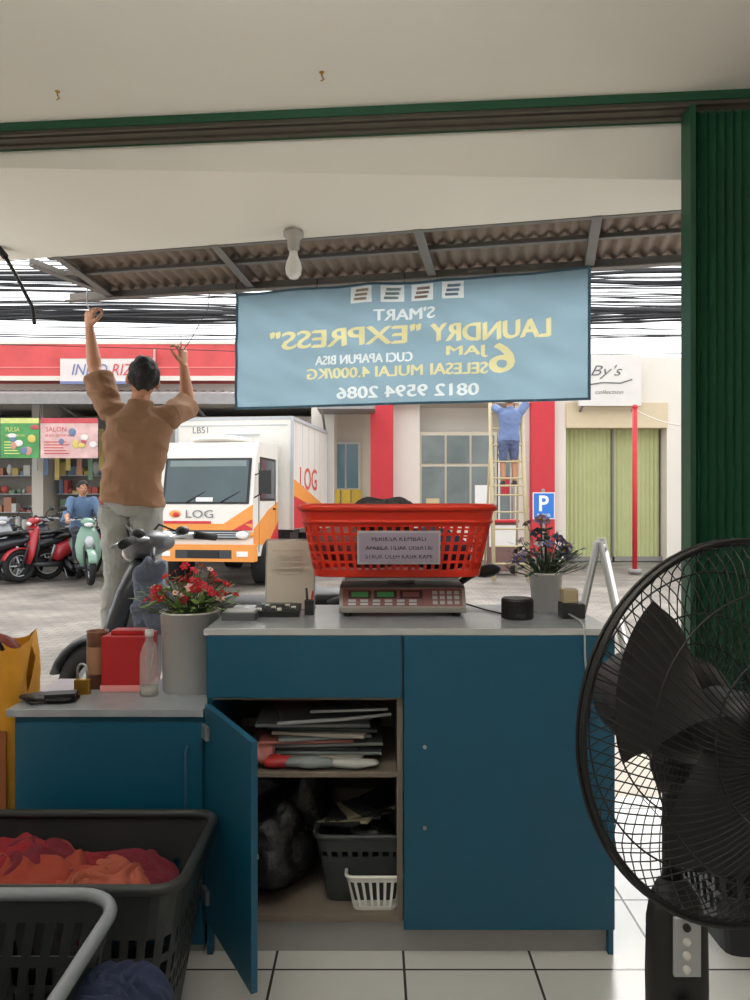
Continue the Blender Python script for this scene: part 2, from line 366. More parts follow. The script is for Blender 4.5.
def cloth(b,cx,cy,z,rad,h,m,seed,n=44):
    """one crumpled garment: a draped sheet with rounded folds, tucked down at its edge"""
    ca,sa=math.cos(seed*1.9),math.sin(seed*1.9)
    def f(u,v):
        x=(u-.5)*2;y=(v-.5)*2; k=math.hypot(x,y)
        if k>1: x,y=x/k**.75,y/k**.75
        k=min(k,1.3)
        w=noise.noise(V((x*1.3+seed*3.1,y*1.3-seed*1.7,seed)))
        t=(x*ca+y*sa)*1.0+w*.8
        fold=.5+.5*math.sin(t*9+seed*5+w*4); fold=fold**1.4
        ed=max(0,1-(k/1.15)**4)
        lump=.5+.5*noise.noise(V((x*1.7+seed,y*1.7,seed*2)))
        return V((cx+(x+w*.2)*rad,cy+(y-w*.2)*rad,z+h*(.50*ed+.25*fold*ed+.30*lump*ed)-h*.7*max(0,k-.8)))
    b.grid(f,n,n,m)
b=B(); cloth(b,.035,2.56,1.31,.11,.07,mat('grey_cloth',(66,64,66),.85,bump=.3),2.2); b.ell((.035,2.58,1.27),(.11,.09,.07),MATS['grey_cloth'],amp=.2,fr=12,nu=30,nv=20)
b.ell((-.05,2.6,1.21),(.16,.12,.08),mat('rose_cloth',(150,90,90),.9,bump=.4),amp=.3,fr=9,nu=30,nv=20); b.ell((.2,2.6,1.20),(.14,.12,.075),mat('navy_cloth',(60,66,90),.9),amp=.3,fr=9,nu=30,nv=20); b.build('folded_laundry')
scm=mat('scale_body',(150,144,140),.45); scr=mat('scale_red_panel',(132,84,84),.4); led=mat('led_green',(60,130,76),.4,emit=.12); scw=mat('screen_dark',(54,34,36),.3)
b=B(); x0,x1=-.118,.300
b.prism([(x0,2.46,.995),(x0,2.46,1.012),(x0+.0,2.50,1.072),(x0,2.52,1.078),(x0,2.74,1.078),(x0,2.74,.995)],(x1-x0,0,0),scm)
def pan(xa,xb,ta,tb,m,o): 
    f=lambda x,t:V((x,2.46+.04*t,1.012+.06*t))+V((0,-.83,.55))*o
    b.add([f(xa,ta),f(xb,ta),f(xb,tb),f(xa,tb)],[(0,1,2,3)],m)
pan(x0+.012,x1-.012,.06,.94,scr,.0012)
for i in range(3): pan(x0+.03+i*.085,x0+.105+i*.085,.45,.85,scw,.002); pan(x0+.04+i*.085,x0+.095+i*.085,.52,.78,led if i<2 else scr,.003)
for i in range(6):
    for j in range(2): pan(x0+.03+i*.04,x0+.055+i*.04,.1+.17*j,.22+.17*j,lgrey,.003)
for i in range(4):
    for j in range(3): pan(x1-.11+i*.024,x1-.094+i*.024,.15+.25*j,.33+.25*j,lgrey,.003)
b.cyl((.09,2.61,1.07),(.09,2.61,1.10),.05,scm); b.bx(-.10,.28,2.49,2.74,1.098,1.108,steel)
for x in(-.09,.27):
    for y in(2.49,2.71): b.cyl((x,y,.981),(x,y,.997),.014,black)
b.tube([(.28,2.70,1.05),(.34,2.70,1.09),(.36,2.7,1.1)],.012,black,8); b.ell((.405,2.70,1.11),(.05,.03,.024),black,R=RY(-10))
b.build('weighing_scale',bevel=.002)
b=B(); R=RX(-10)
cardm=mat('menu_card',(226,218,204),.4,translu=.25); b.box((-.295,2.62,1.105),(.175,.004,.25),mat('acrylic',(205,205,205),.1,alpha=.5),R); b.box((-.295,2.616,1.105),(.163,.002,.238),cardm,R)
for i in range(9): b.box((-.30+.004*(i%3),2.612-(1.105-(1.19-.02*i))*-.176-.0,1.19-.02*i),(.11-.02*(i%3),.001,.006),mat('faint_ink',(196,186,172),.6),R)
b.box((-.295,2.64,.985),(.17,.07,.006),MATS['acrylic']); b.build('menu_stand')
b=B(); b.bx(-.49,-.38,2.38,2.47,.981,1.006,mat('mid_grey_plastic',(86,88,92),.4)); b.bx(-.485,-.385,2.385,2.465,1.006,1.01,lgrey); b.build('card_box',bevel=.003)
b=B(); b.box((-.325,2.50,.998),(.15,.1,.02),dark,RX(8)); b.box((-.325,2.535,1.012),(.12,.03,.006),glass_d,RX(8))
for i in range(6):
    for j in range(3): b.box((-.38+.022*i,2.465+.02*j,1.006+.003*j),(.015,.013,.008),dgrey if (i+j)%3 else white,RX(8))
b.build('calculator',bevel=.001)
b=B(); b.bx(-.235,-.205,2.5,2.53,.981,1.03,dark); b.tube([(-.225,2.515,1.0),(-.23,2.515,1.07)],.004,black,6); b.tube([(-.215,2.515,1.0),(-.208,2.515,1.06)],.004,redp,6); b.build('pen_holder')
b=B(); b.lathe((.463,2.44,0),[(0,.981),(.05,.981),(.052,.985),(.052,1.04),(.048,1.047),(0,1.047)],black,sm=False,seg=4+20); b.bx(.45,.48,2.386,2.39,.99,1.0,dgrey); b.build('speaker')
b=B(); b.bx(.606,.68,2.42,2.49,.981,1.03,dark); b.bx(.61,.66,2.43,2.48,1.03,1.075,mat('beige_plastic',(176,160,130),.5)); b.build('adapter_box',bevel=.004)
b=B(); b.tube([(.62,2.45,1.0),(.64,2.35,.99),(.625,2.25,.99),(.622,2.226,.975),(.622,2.222,.90),(.63,2.222,.82)],.003,lgrey,6); b.tube([(.30,2.7,1.0),(.38,2.6,.985),(.43,2.5,.985),(.46,2.48,.99)],.003,black,6); b.build('power_cable')
# plants
def plant(name,c,r0,r1,h,potm,spread,hh,cols,nf,nl,seed,leafc,fs=.016):
    r=random.Random(seed); b=B(); x,y,z=c; mn=name+str(seed)
    b.lathe(c,[(0,0),(r0,0),(r1,h),(r1+.004,h),(r1+.004,h+.006),(r1-.006,h+.006),(r1-.01,h-.02),(0,h-.02)],potm)
    lf=mat(mn+'_leaf',leafc,.6,var=.4,vs=30,translu=.3); st=mat(mn+'_stem',(70,90,50),.6)
    cm=[mat(mn+'_petal%d'%i,cc,.6,var=.15,translu=.3) for i,cc in enumerate(cols)]
    for i in range(nf):
        a=r.uniform(0,6.28); rad=spread*math.sqrt(r.random()); e=V((x+rad*math.cos(a),y+rad*math.sin(a)*.8,z+h+hh*(1-.55*(rad/spread)**2)*r.uniform(.35,1)))
        s0=V((x+.3*r1*math.cos(a),y+.3*r1*math.sin(a),z+h-.02)); mid=s0.lerp(e,.5)+V((0,0,.015))
        b.tube([s0,mid,e],.0016,st,5); m=r.choice(cm); nn=V((math.cos(a)*.5,math.sin(a)*.5-.3,.7)).normalized()
        s1=nn.cross(V((0,1,.2))).normalized(); s2=nn.cross(s1); f=fs*r.uniform(.7,1.2)
        for k in range(6):
            t=k*math.pi/3; d=s1*math.cos(t)+s2*math.sin(t); q=s1*-math.sin(t)+s2*math.cos(t)
            b.add([e,e+d*f*.6+q*f*.4+nn*f*.25,e+d*f*1.1+nn*f*.1,e+d*f*.6-q*f*.4+nn*f*.25],[(0,1,2,3)],m)
        b.ell(e+nn*.002,f*.25,gold,nu=6,nv=4)
    for i in range(nl):
        a=r.uniform(0,6.28); rad=spread*1.05*math.sqrt(r.random()); e=V((x+rad*math.cos(a),y+rad*math.sin(a)*.8,z+h+hh*.75*r.uniform(.1,1)*(1-.5*(rad/spread)**2)))
        d=V((math.cos(a),math.sin(a),r.uniform(-.3,.8))).normalized(); q=d.cross(V((0,0,1))).normalized(); L=r.uniform(.02,.045)
        if i%3==0: b.tube([(x,y,z+h-.02),e],.0013,st,4)
        b.add([e,e+d*L*.5+q*L*.3,e+d*L,e+d*L*.5-q*L*.3],[(0,1,2,3)],lf)
    b.build(name,norm=False)
potw=mat('white_plastic_pot',(252,251,249),.35,var=.0,translu=.15)
plant('potted_flower_plant',(-.61,2.48,.741),.088,.096,.255,potw,.155,.16,[(206,30,60),(220,60,90),(180,20,44),(236,196,196)],80,240,5,(120,150,80),.015)
plant('potted_flower_plant',(.592,2.60,.981),.045,.058,.128,potw,.12,.21,[(120,114,160),(80,78,120),(190,184,206),(140,120,154),(60,60,80)],34,190,9,(84,102,88),.022)
b=B(); b.lathe((-.925,2.5,0),[(0,.741),(.034,.741),(.034,.925),(.036,.93),(.032,.93),(.032,.9),(0,.9)],mat('brown_tin',(126,84,64),.4)); b.lathe((-.925,2.5,0),[(.0345,.79),(.0345,.88)],mat('tin_label',(160,120,90),.5)); b.build('tin_can')
b=B(); rx0,rx1=-.89,-.742
bxr=mat('box_red',(180,34,40),.45)
b.bx(rx0,rx1,2.44,2.56,.741,.748,bxr)
for q in((rx0,rx0+.004,2.44,2.56),(rx1-.004,rx1,2.44,2.56),(rx0,rx1,2.44,2.444),(rx0,rx1,2.556,2.56)): b.bx(q[0],q[1],q[2],q[3],.76,.915,bxr)
b.bx(rx0-.004,rx1+.004,2.436,2.564,.741,.762,mat('pink_box',(226,150,150),.4)); b.bx(rx0,rx1,2.44,2.56,.915,.921,bxr); b.bx(rx0+.02,rx1-.02,2.47,2.53,.921,.935,bxr); b.build('red_box',bevel=.003)
b=B(); b.lathe((-.722,2.40,0),[(0,.741),(.03,.741),(.031,.75),(.031,.87),(.022,.90),(.012,.915),(.012,.93)],mat('clear_plastic',(225,228,230),.05,alpha=.28)); b.lathe((-.722,2.40,0),[(.0135,.93),(.0135,.95),(0,.95)],mat('cap',(200,200,200),.4)); b.lathe((-.722,2.40,0),[(0,.744),(.028,.744),(.028,.77),(0,.77)],mat('liquid',(180,170,160),.1,alpha=.6)); b.build('spray_bottle')
b=B(); b.bx(-.965,-.915,2.40,2.418,.741,.79,gold); b.tube([(-.955,2.409,.78)]+[(-.94+.015*math.cos(a),2.409,.82+.018*math.sin(a)) for a in [math.pi-k*math.pi/8 for k in range(9)]]+[(-.925,2.409,.78)],.004,steel,8); b.build('padlock',bevel=.003)
b=B(); b.ell((-1.0,2.33,.753),(.1,.05,.014),bagm,amp=.3,fr=14,nu=30); b.box((-.97,2.32,.765),(.09,.05,.01),black,RZ(12)); b.tube([(-1.05,2.33,.76),(-1.07,2.3,.75),(-1.04,2.27,.748),(-1.0,2.28,.75)],.004,black,6); b.build('leather_wallet')
ysm=mat('yellow_bag',(214,150,40),.55,var=.25,vs=12,bump=.5,bs=9)
b=B()
def ys(u,v):
    a=u*2*math.pi; w=.16+.01*math.sin(v*5); x=-1.31+w*math.copysign(abs(math.cos(a))**.5,math.cos(a)); y=2.52+.11*math.copysign(abs(math.sin(a))**.6,math.sin(a)); z=.0+.90*v
    k=.012*noise.noise(V((a*2,v*6,0))); return (x+k*2,y+k*2,z+.02*math.sin(a*3)*v)
b.grid(ys,48,14,ysm); b.add([(-1.46,2.42,.02),(-1.16,2.42,.02),(-1.16,2.62,.02),(-1.46,2.62,.02)],[(0,1,2,3)],ysm)
b.box((-1.28,2.40,.45),(.2,.004,.35),mat('bag_print',(150,84,36),.6)); b.ell((-1.3,2.52,.84),(.14,.09,.09),mat('bag_fill',(120,52,40),.7),amp=.4,fr=12)
b.tube([(-1.38,2.42,.88),(-1.36,2.41,.93),(-1.29,2.41,.95),(-1.22,2.41,.93),(-1.2,2.42,.88)],.006,black,6); b.build('shopping_bag')
def clothes(name,cx,cy,z,w,d,cols,seed,n=16,rs=.09,h=.07):
    r=random.Random(seed); b=B()
    b.ell((cx,cy,z-.06),(w+.09,d+.06,.07),mat('%s%d_c0'%(name,seed),cols[0],.95,var=.1,bump=.2,bs=60),amp=.2,fr=8,nu=40,nv=20)
    for i in range(n):
        m=mat('%s%d_c%d'%(name,seed,i%len(cols)),cols[i%len(cols)],.95,var=.1,bump=.2,bs=60)
        cloth(b,cx+w*((i*.618)%1*2-1),cy+r.uniform(-d,d),z+r.uniform(-.03,.01),rs*r.uniform(.9,1.25),h,m,seed+i*1.37)
    b.build(name)
dbk=mat('basket_dark',(42,45,46),.5)
b=B(); basket(b,-.80,1.93,.0,.47,.54,.32,.70,.42,dbk,50,[(0,.25,'s'),(.25,.32,'h'),(.32,.36,'s'),(.36,.46,'h'),(.46,.5,'s'),(.5,.6,'h'),(.6,.64,'s'),(.64,.74,'h'),(.74,.9,'s'),(.9,1,'s')],.06,rimr=.012,duty=.5); b.build('laundry_basket',solid=.003)
clothes('pile_of_clothes',-.82,1.93,.37,.19,.06,[(120,24,32),(150,62,46),(104,26,42),(160,84,66),(96,48,48),(140,30,40)],4,9,.12,.085)
b=B(); basket(b,-.86,1.32,.0,.55,.50,.36,.68,.46,dbk,52,[(0,.3,'s'),(.3,.42,'h'),(.42,.46,'s'),(.46,.58,'h'),(.58,.62,'s'),(.62,.74,'h'),(.74,.78,'s'),(.78,.9,'h'),(.9,1,'s')],.09,rimm=mat('basket_rim_grey',(130,136,142),.4),rimr=.012,duty=.5); b.build('laundry_basket',solid=.003)
clothes('pile_of_clothes',-.80,1.30,.30,.16,.08,[(40,50,76),(60,66,80),(36,36,50)],8,8,.10)
b=B(); dn=mat('denim_cloth',(34,44,72),.9,bump=.3,bs=60); b.ell((-.46,1.36,.40),(.085,.085,.07),dn,amp=.3,fr=12,nu=40,nv=24); cloth(b,-.46,1.36,.44,.09,.07,dn,3.3); cloth(b,-.50,1.33,.45,.07,.06,dn,5.1); b.build('jeans')
b=B(); basket(b,1.28,2.42,0,.33,.45,.36,.52,.42,dark,34,[(0,.3,'s'),(.3,.5,'h'),(.5,.55,'s'),(.55,.8,'h'),(.8,1,'s')],.04,rimr=.01); b.build('plastic_crate',solid=.003)
# ------------ fan
fx,fy,fz=.405,1.02,1.085
b=B(); b.lathe((fx,fy,0),[(0,0),(.2,0),(.2,.015),(.17,.03),(.05,.045),(.03,.07),(0,.07)],black); b.cyl((fx,fy,.05),(fx,fy,.60),.017,black)
b.loft([(fx,fy-.005,.55),(fx,fy-.01,.60),(fx,fy-.012,.72),(fx,fy-.012,.80),(fx,fy-.005,.83),(fx,fy,.85)],[(.025,.022),(.036,.03),(.038,.032),(.037,.03),(.03,.025),(.018,.018)],black,side=(1,0,0),seg=24,sq=.6)
b.box((fx,fy-.046,.785),(.034,.006,.075),lgrey)
for i in range(4): b.cyl((fx-.002,fy-.053,.812-.018*i),(fx-.002,fy-.047,.812-.018*i),.005,white if i else dark,seg=12)
b.cyl((fx,fy-.06,.70),(fx,fy-.044,.70),.016,dgrey)
b.cyl((fx,fy,.84),(fx,fy,1.0),.014,black); b.loft([(fx,fy,.97),(fx,fy,1.0),(fx,fy,1.06)],[.02,.03,.025],black)
b.M=T(fx,fy,fz,17)@Matrix.Rotation(math.radians(-3),4,'X')
b.loft([(0,.12,0),(0,.10,0),(0,.03,0),(0,-.03,0),(0,-.06,0)],[(.02,.02),(.06,.06),(.08,.075),(.075,.07),(.04,.04)],black,side=(1,0,0),seg=24)
b.cyl((.0,.05,.06),(0,.05,.105),.008,black)
Rr=.222; yc=-.13
def ring(r,y,t,n=72,m=black): b.tube([(r*math.cos(2*math.pi*k/n),y,r*math.sin(2*math.pi*k/n)) for k in range(n)],t,m,6,True)
ring(Rr,yc,.0045); ring(Rr+.003,yc-.007,.0025); ring(Rr+.003,yc+.007,.0025)
fyf=lambda r:yc-.07*(1-(r/Rr)**2.6)**.7
fyb=lambda r:yc+.085*(1-(r/Rr)**3)**.7
for r in(.10,.165): ring(r,fyf(r),.0012)
for r in(.09,.13,.185): ring(r,fyb(r),.0012)
ring(.052,fyf(.052),.002)
for k in range(100):
    a=2*math.pi*k/100; pts=[]
    for j in range(9):
        r=.05+(Rr-.05)*j/8; aa=a+.5*(1-j/8)**1.3; r_=min(r,Rr-.0002); pts.append((r*math.cos(aa),fyf(r_),r*math.sin(aa)))
    b.loft(pts,.0009,black,seg=4,caps=False)
for k in range(72):
    a=2*math.pi*k/72; pts=[]
    for j in range(8):
        r=.065+(Rr-.065)*j/7; r_=min(r,Rr-.0002); pts.append((r*math.cos(a),fyb(r_),r*math.sin(a)))
    b.loft(pts,.0009,black,seg=4,caps=False)
b.loft([(0,fyf(.05)-.008,0),(0,fyf(.05)-.004,0),(0,fyf(.05)+.004,0)],[.03,.05,.054],black,side=(1,0,0),seg=32)
b.loft([(0,fyf(.05)-.0095,0),(0,fyf(.05)-.008,0)],[.024,.026],dgrey,side=(1,0,0),seg=32)
b.loft([(0,-.16,0),(0,-.15,0),(0,-.08,0)],[.03,.04,.042],dark,side=(1,0,0),seg=24)
bl=mat('fan_blade',(28,28,31),.5)
for k in range(3):
    a0=k*2*math.pi/3+.25
    def bf(u,v):
        r=.035+.145*u; w=.28+.50*math.sin(min(1,u*1.15)*math.pi*.6); aa=a0+(v-.5)*w*1.5+.35*u
        return V((r*math.cos(aa),-.115-(v-.5)*.07*(1-.3*u),r*math.sin(aa)))
    b.grid(bf,12,10,bl)
b.build('pedestal_fan',norm=False)
# ------------ people
def person(name,J,cols,voxel=.007,M=None,sleeve=.8,curl=(35,45,30),helmet=None,s=1.0,hair=True,shorts=False,wr=0,sl=1.0):
    b=B(M); skin,shirt,pants,shoe,hairm=cols
    for k in J: J[k]=V(J[k])
    f=J['fwd'].normalized(); sd=f.cross(V((0,0,1))).normalized()
    pel,neck,head=J['pelvis'],J['neck'],J['head']; u=(neck-pel).normalized(); L=(neck-pel).length
    sdv=(J['sR']-J['sL']).normalized()
    b.loft([pel-u*.09*s,pel-u*.03*s,pel+u*.05*s,pel+u*.14*s],[(.12*s,.10*s),(.165*s,.12*s),(.165*s,.115*s),(.15*s,.105*s)],pants,side=sd)
    fr=[(-.05,.190,.138),(.02,.188,.134),(.12,.182,.128),(.3,.172,.120),(.5,.178,.124),(.68,.192,.124),(.8,.195,.115),(.89,.165,.10),(.95,.11,.085),(1.0,.07,.07)]
    b.loft([pel+u*L*a for a,_,_ in fr],[(w*s,d*s) for _,w,d in fr],shirt,side=sdv,seg=28)
    b.loft([neck-u*.04*s,neck+(head-neck)*.3,head],[.062*s,.055*s,.05*s],skin,seg=16)
    b.loft([neck-u*.03*s,neck+(head-neck).normalized()*.035*s],[.075*s,.066*s],shirt,seg=20)
    for sgn,h in((-1,'L'),(1,'R')):
        S_,E,W=J['s'+h],J['e'+h],J['w'+h]
        root=neck.lerp(S_,.45)-u*.05*s
        b.loft([root,S_],[.065*s,.068*s],shirt); b.ell(S_,.07*s,shirt)
        d=E-S_; b.loft([S_-d*.1,S_+d*.35,S_+d*sleeve*.8,S_+d*sleeve],[.070*s,.072*s*sl,.074*s*sl,.075*s*sl],shirt)
        b.loft([S_,S_+d*.4,E,E+(W-E)*.25,E+(W-E)*.7,W],[.052*s,.05*s,.041*s,.043*s,.032*s,.026*s],skin); b.ell(E,.041*s,skin)
        hd=J['hd'+h].normalized(); hn=J['hn'+h]; hn=(hn-hd*hn.dot(hd)).normalized(); ax=hd.cross(hn).normalized()
        th=J['th'+h]; 
        if ax.dot(th)<0: ax=-ax
        b.loft([W-hd*.01*s,W+hd*.02*s,W+hd*.05*s,W+hd*.088*s],[(.026*s,.02*s),(.034*s,.017*s),(.041*s,.016*s),(.040*s,.012*s)],skin,side=ax)
        for k in range(4):
            o=(.0325-.0218*k)*s; ln=[.038,.043,.040,.032][k]*s; p=W+hd*.078*s+ax*o; pts=[p]; a=0
            for q,c in enumerate(curl):
                a+=math.radians(c); dd=hd*math.cos(a)+hn*math.sin(a)+ax*(.20-.13*k)*(1 if q==0 else .4); p=p+dd.normalized()*ln*(1,.75,.6)[q]; pts.append(p)
            b.loft(pts,[.0095*s,.0088*s,.0082*s,.007*s],skin,seg=8)
        p=W+hd*.02*s+ax*.026*s; pts=[p,p+(ax*.8+hd*.6+hn*.2).normalized()*.042*s]; pts.append(pts[-1]+(ax*.25+hd*.8+hn*.5).normalized()*.032*s); pts.append(pts[-1]+(hd*.8+hn*.5-ax*.1).normalized()*.026*s)
        b.loft(pts,[.014*s,.012*s,.010*s,.008*s],skin,seg=8)
        hip=pel+sd*sgn*.09*s-u*.04*s; K,A=J['k'+h],J['a'+h]
        b.loft([hip,hip.lerp(K,.5),K],[.096*s,.085*s,.070*s],pants)
        if shorts: b.loft([K+(hip-K)*.2,K,K.lerp(A,.3),K.lerp(A,.7),A],[.06*s,.055*s,.056*s,.042*s,.034*s],skin)
        else: b.loft([K,K.lerp(A,.3),K.lerp(A,.7),A.lerp(K,.02)],[.07*s,.066*s,.06*s,.058*s],pants); 
        t=J['toe'].normalized(); b.loft([A-t*.05*s-V((0,0,.045*s)),A+t*.05*s-V((0,0,.045*s)),A+t*.13*s-V((0,0,.05*s)),A+t*.19*s-V((0,0,.06*s))],[(.034*s,.03*s),(.04*s,.034*s),(.045*s,.028*s),(.03*s,.015*s)],shoe,side=t.cross(V((0,0,1))))
        b.loft([A,A-V((0,0,.05*s))],[.036*s,.04*s],shoe)
    hu=J.get('hup',(head-neck)).normalized(); hf=(f-hu*f.dot(hu)).normalized() if 'look' not in J else (J['look']-hu*J['look'].dot(hu)).normalized(); hs=hf.cross(hu)
    R=Matrix((hs,hf,hu)).transposed()
    b.ell(head,(.076*s,.094*s,.110*s),skin,R=R); b.ell(head+hf*.028*s-hu*.055*s,(.054*s,.06*s,.06*s),skin,R=R)
    b.loft([head+hf*.085*s+hu*.02*s,head+hf*.108*s-hu*.018*s,head+hf*.085*s-hu*.028*s],[.009*s,.015*s,.012*s],skin,seg=8)
    for q in(-1,1): b.ell(head+hs*q*.086*s-hf*.002*s-hu*.016*s,(.014*s,.02*s,.032*s),skin,R=R,nu=10,nv=8)
    for q in(-.012,.012): b.ell(head+hf*.085*s-hu*.052*s+hu*q*.5*s,(.022*s,.012*s,.007*s),skin,R=R,nu=10,nv=6)
    if hair: b.ell(head-hf*.024*s+hu*.026*s,(.090*s,.100*s,.108*s),hairm,R=R,amp=.16,fr=26,nu=48,nv=32)
    if helmet: b.ell(head-hf*.005*s+hu*.025*s,(.115*s,.13*s,.12*s),helmet,R=R)
    me=bpy.data.meshes.new('src'); me.from_pydata(b.v,[],b.f); bm=bmesh.new(); bm.from_mesh(me); bmesh.ops.recalc_face_normals(bm,faces=bm.faces); bm.to_mesh(me); bm.free()
    bvh=BVHTree.FromPolygons(b.v,b.f)
    ob=bpy.data.objects.new('src',me); bpy.context.collection.objects.link(ob)
    md=ob.modifiers.new('r','REMESH'); md.mode='VOXEL'; md.voxel_size=voxel; md.use_smooth_shade=True
    sm=ob.modifiers.new('s','SMOOTH'); sm.factor=.5; sm.iterations=2
    bpy.context.view_layer.update(); ev=ob.evaluated_get(bpy.context.evaluated_depsgraph_get()); me2=bpy.data.meshes.new_from_object(ev)
    bpy.data.objects.remove(ob)
    xs=[v.co.x for v in me2.vertices]; ys_=[v.co.y for v in me2.vertices]; zs=[v.co.z for v in me2.vertices]
    o=V(((min(xs)+max(xs))/2,(min(ys_)+max(ys_))/2,min(zs)))
    me2.materials.clear()
    for m in b.mats: me2.materials.append(m)
    cl=set(); ki=[b.mats.index(shirt),b.mats.index(pants)]
    for p in me2.polygons:
        _,_,i,_=bvh.find_nearest(p.center); p.material_index=b.m[i] if i is not None else 0; p.use_smooth=True
        if p.material_index in ki: cl.update(p.vertices)
    if wr:
        nr=[v.normal.copy() for v in me2.vertices]
        for i in cl:
            v=me2.vertices[i]; c=v.co
            q=V((c.x*5+c.z*4,c.y*5,c.z*7-c.x*5)); q2=V((c.x*4-c.z*7,c.y*4,c.z*9+c.x*7))
            k=(.5-abs(noise.noise(q)))*1.3+.5*noise.noise(q*1.7)+.5*(.5-abs(noise.noise(q2))*1.6)
            v.co=c+nr[i]*wr*(k-.3)
    me2.transform(Matrix.Translation(-o)); body=bpy.data.objects.new(name,me2); body.location=o; bpy.context.collection.objects.link(body)
    d=B(M); ey=mat('eye_white',(225,222,215),.3); ed=mat('eye_dark',(30,20,16),.3); lip=mat('lip',(140,80,72),.6)
    for q in(-1,1):
        e=head+hs*q*.03*s+hf*.083*s+hu*.004*s; d.ell(e,(.014*s,.009*s,.008*s),ey,R=R,nu=10,nv=8); d.ell(e+hf*.006*s,(.006*s,.005*s,.006*s),ed,R=R,nu=8,nv=6)
        d.ell(e+hu*.018*s+hf*.002*s,(.02*s,.006*s,.004*s),hairm,R=R,nu=10,nv=6)
    d.ell(head+hf*.094*s-hu*.052*s,(.022*s,.006*s,.004*s),lip,R=R,nu=10,nv=6)
    fo=d.build('face_details'); fo.parent=body; fo.location-=o
    return body
skin=mat('skin',(180,128,98),.55,var=.06); hairm=mat('black_hair',(20,16,15),.7,bump=.8,bs=120)
brown=mat('brown_shirt',(138,104,78),.95,var=.04,vs=6,bump=.15,bs=60); jean=mat('grey_jeans',(146,146,140),.9,var=.14,vs=12,bump=.3,bs=40); shoe=mat('sandal',(60,50,46),.7)
man=person('man',dict(fwd=(-.08,1,0),pelvis=(-1.445,4.45,1.37),neck=(-1.395,4.44,1.915),head=(-1.372,4.44,2.080),look=(-.35,1,.35),
 sL=(-1.575,4.45,1.905),sR=(-1.215,4.47,1.87),eL=(-1.69,4.53,2.15),eR=(-1.165,4.68,1.96),wL=(-1.735,4.555,2.415),wR=(-1.185,4.64,2.20),
 hdL=(.0,.05,1),hdR=(-.02,-.05,1),hnL=(.5,1,0),hnR=(-.9,.4,0),thL=(1,0,0),thR=(0,-1,0),
 kL=(-1.545,4.48,.94),kR=(-1.355,4.47,.94),aL=(-1.56,4.42,.585),aR=(-1.345,4.42,.585),toe=(-.05,1,0)),(skin,brown,jean,shoe,hairm),.0045,curl=(28,45,35),wr=.020,sleeve=.78,sl=1.12)
b=B(); b.tube([(-1.20,4.66,2.24),(-1.195,4.62,2.30)],.011,redp,10); b.tube([(-1.195,4.62,2.30),(-1.185,4.58,2.36)],.003,steel,6); b.build('screwdriver')
b=B(); b.tube([(-1.735,4.60,2.50),(-1.76,4.58,2.56),(-1.76,4.59,2.66),(-1.74,4.60,2.70)],.004,steel,6); b.tube([(-1.19,4.63,2.28),(-1.13,4.62,2.36),(-1.0,4.5,2.52),(-.98,4.44,2.6)],.0025,black,5); b.build('tie_wire')
b=B(); stm=mat('blue_stool',(70,90,130),.5)
b.bx(-1.64,-1.25,4.30,4.66,.485,.510,stm); b.bx(-1.62,-1.27,4.32,4.64,.455,.485,stm)
for x,y in((-1.61,4.33),(-1.28,4.33),(-1.61,4.63),(-1.28,4.63)): b.loft([(x,y,.47),(x+(.03 if x>-1.4 else -.03),y+(.03 if y>4.5 else -.03),0)],[.024,.018],stm,seg=8)
for y in(4.325,4.635): b.bx(-1.61,-1.28,y-.008,y+.008,.2,.23,stm)
b.build('step_stool',bevel=.004)
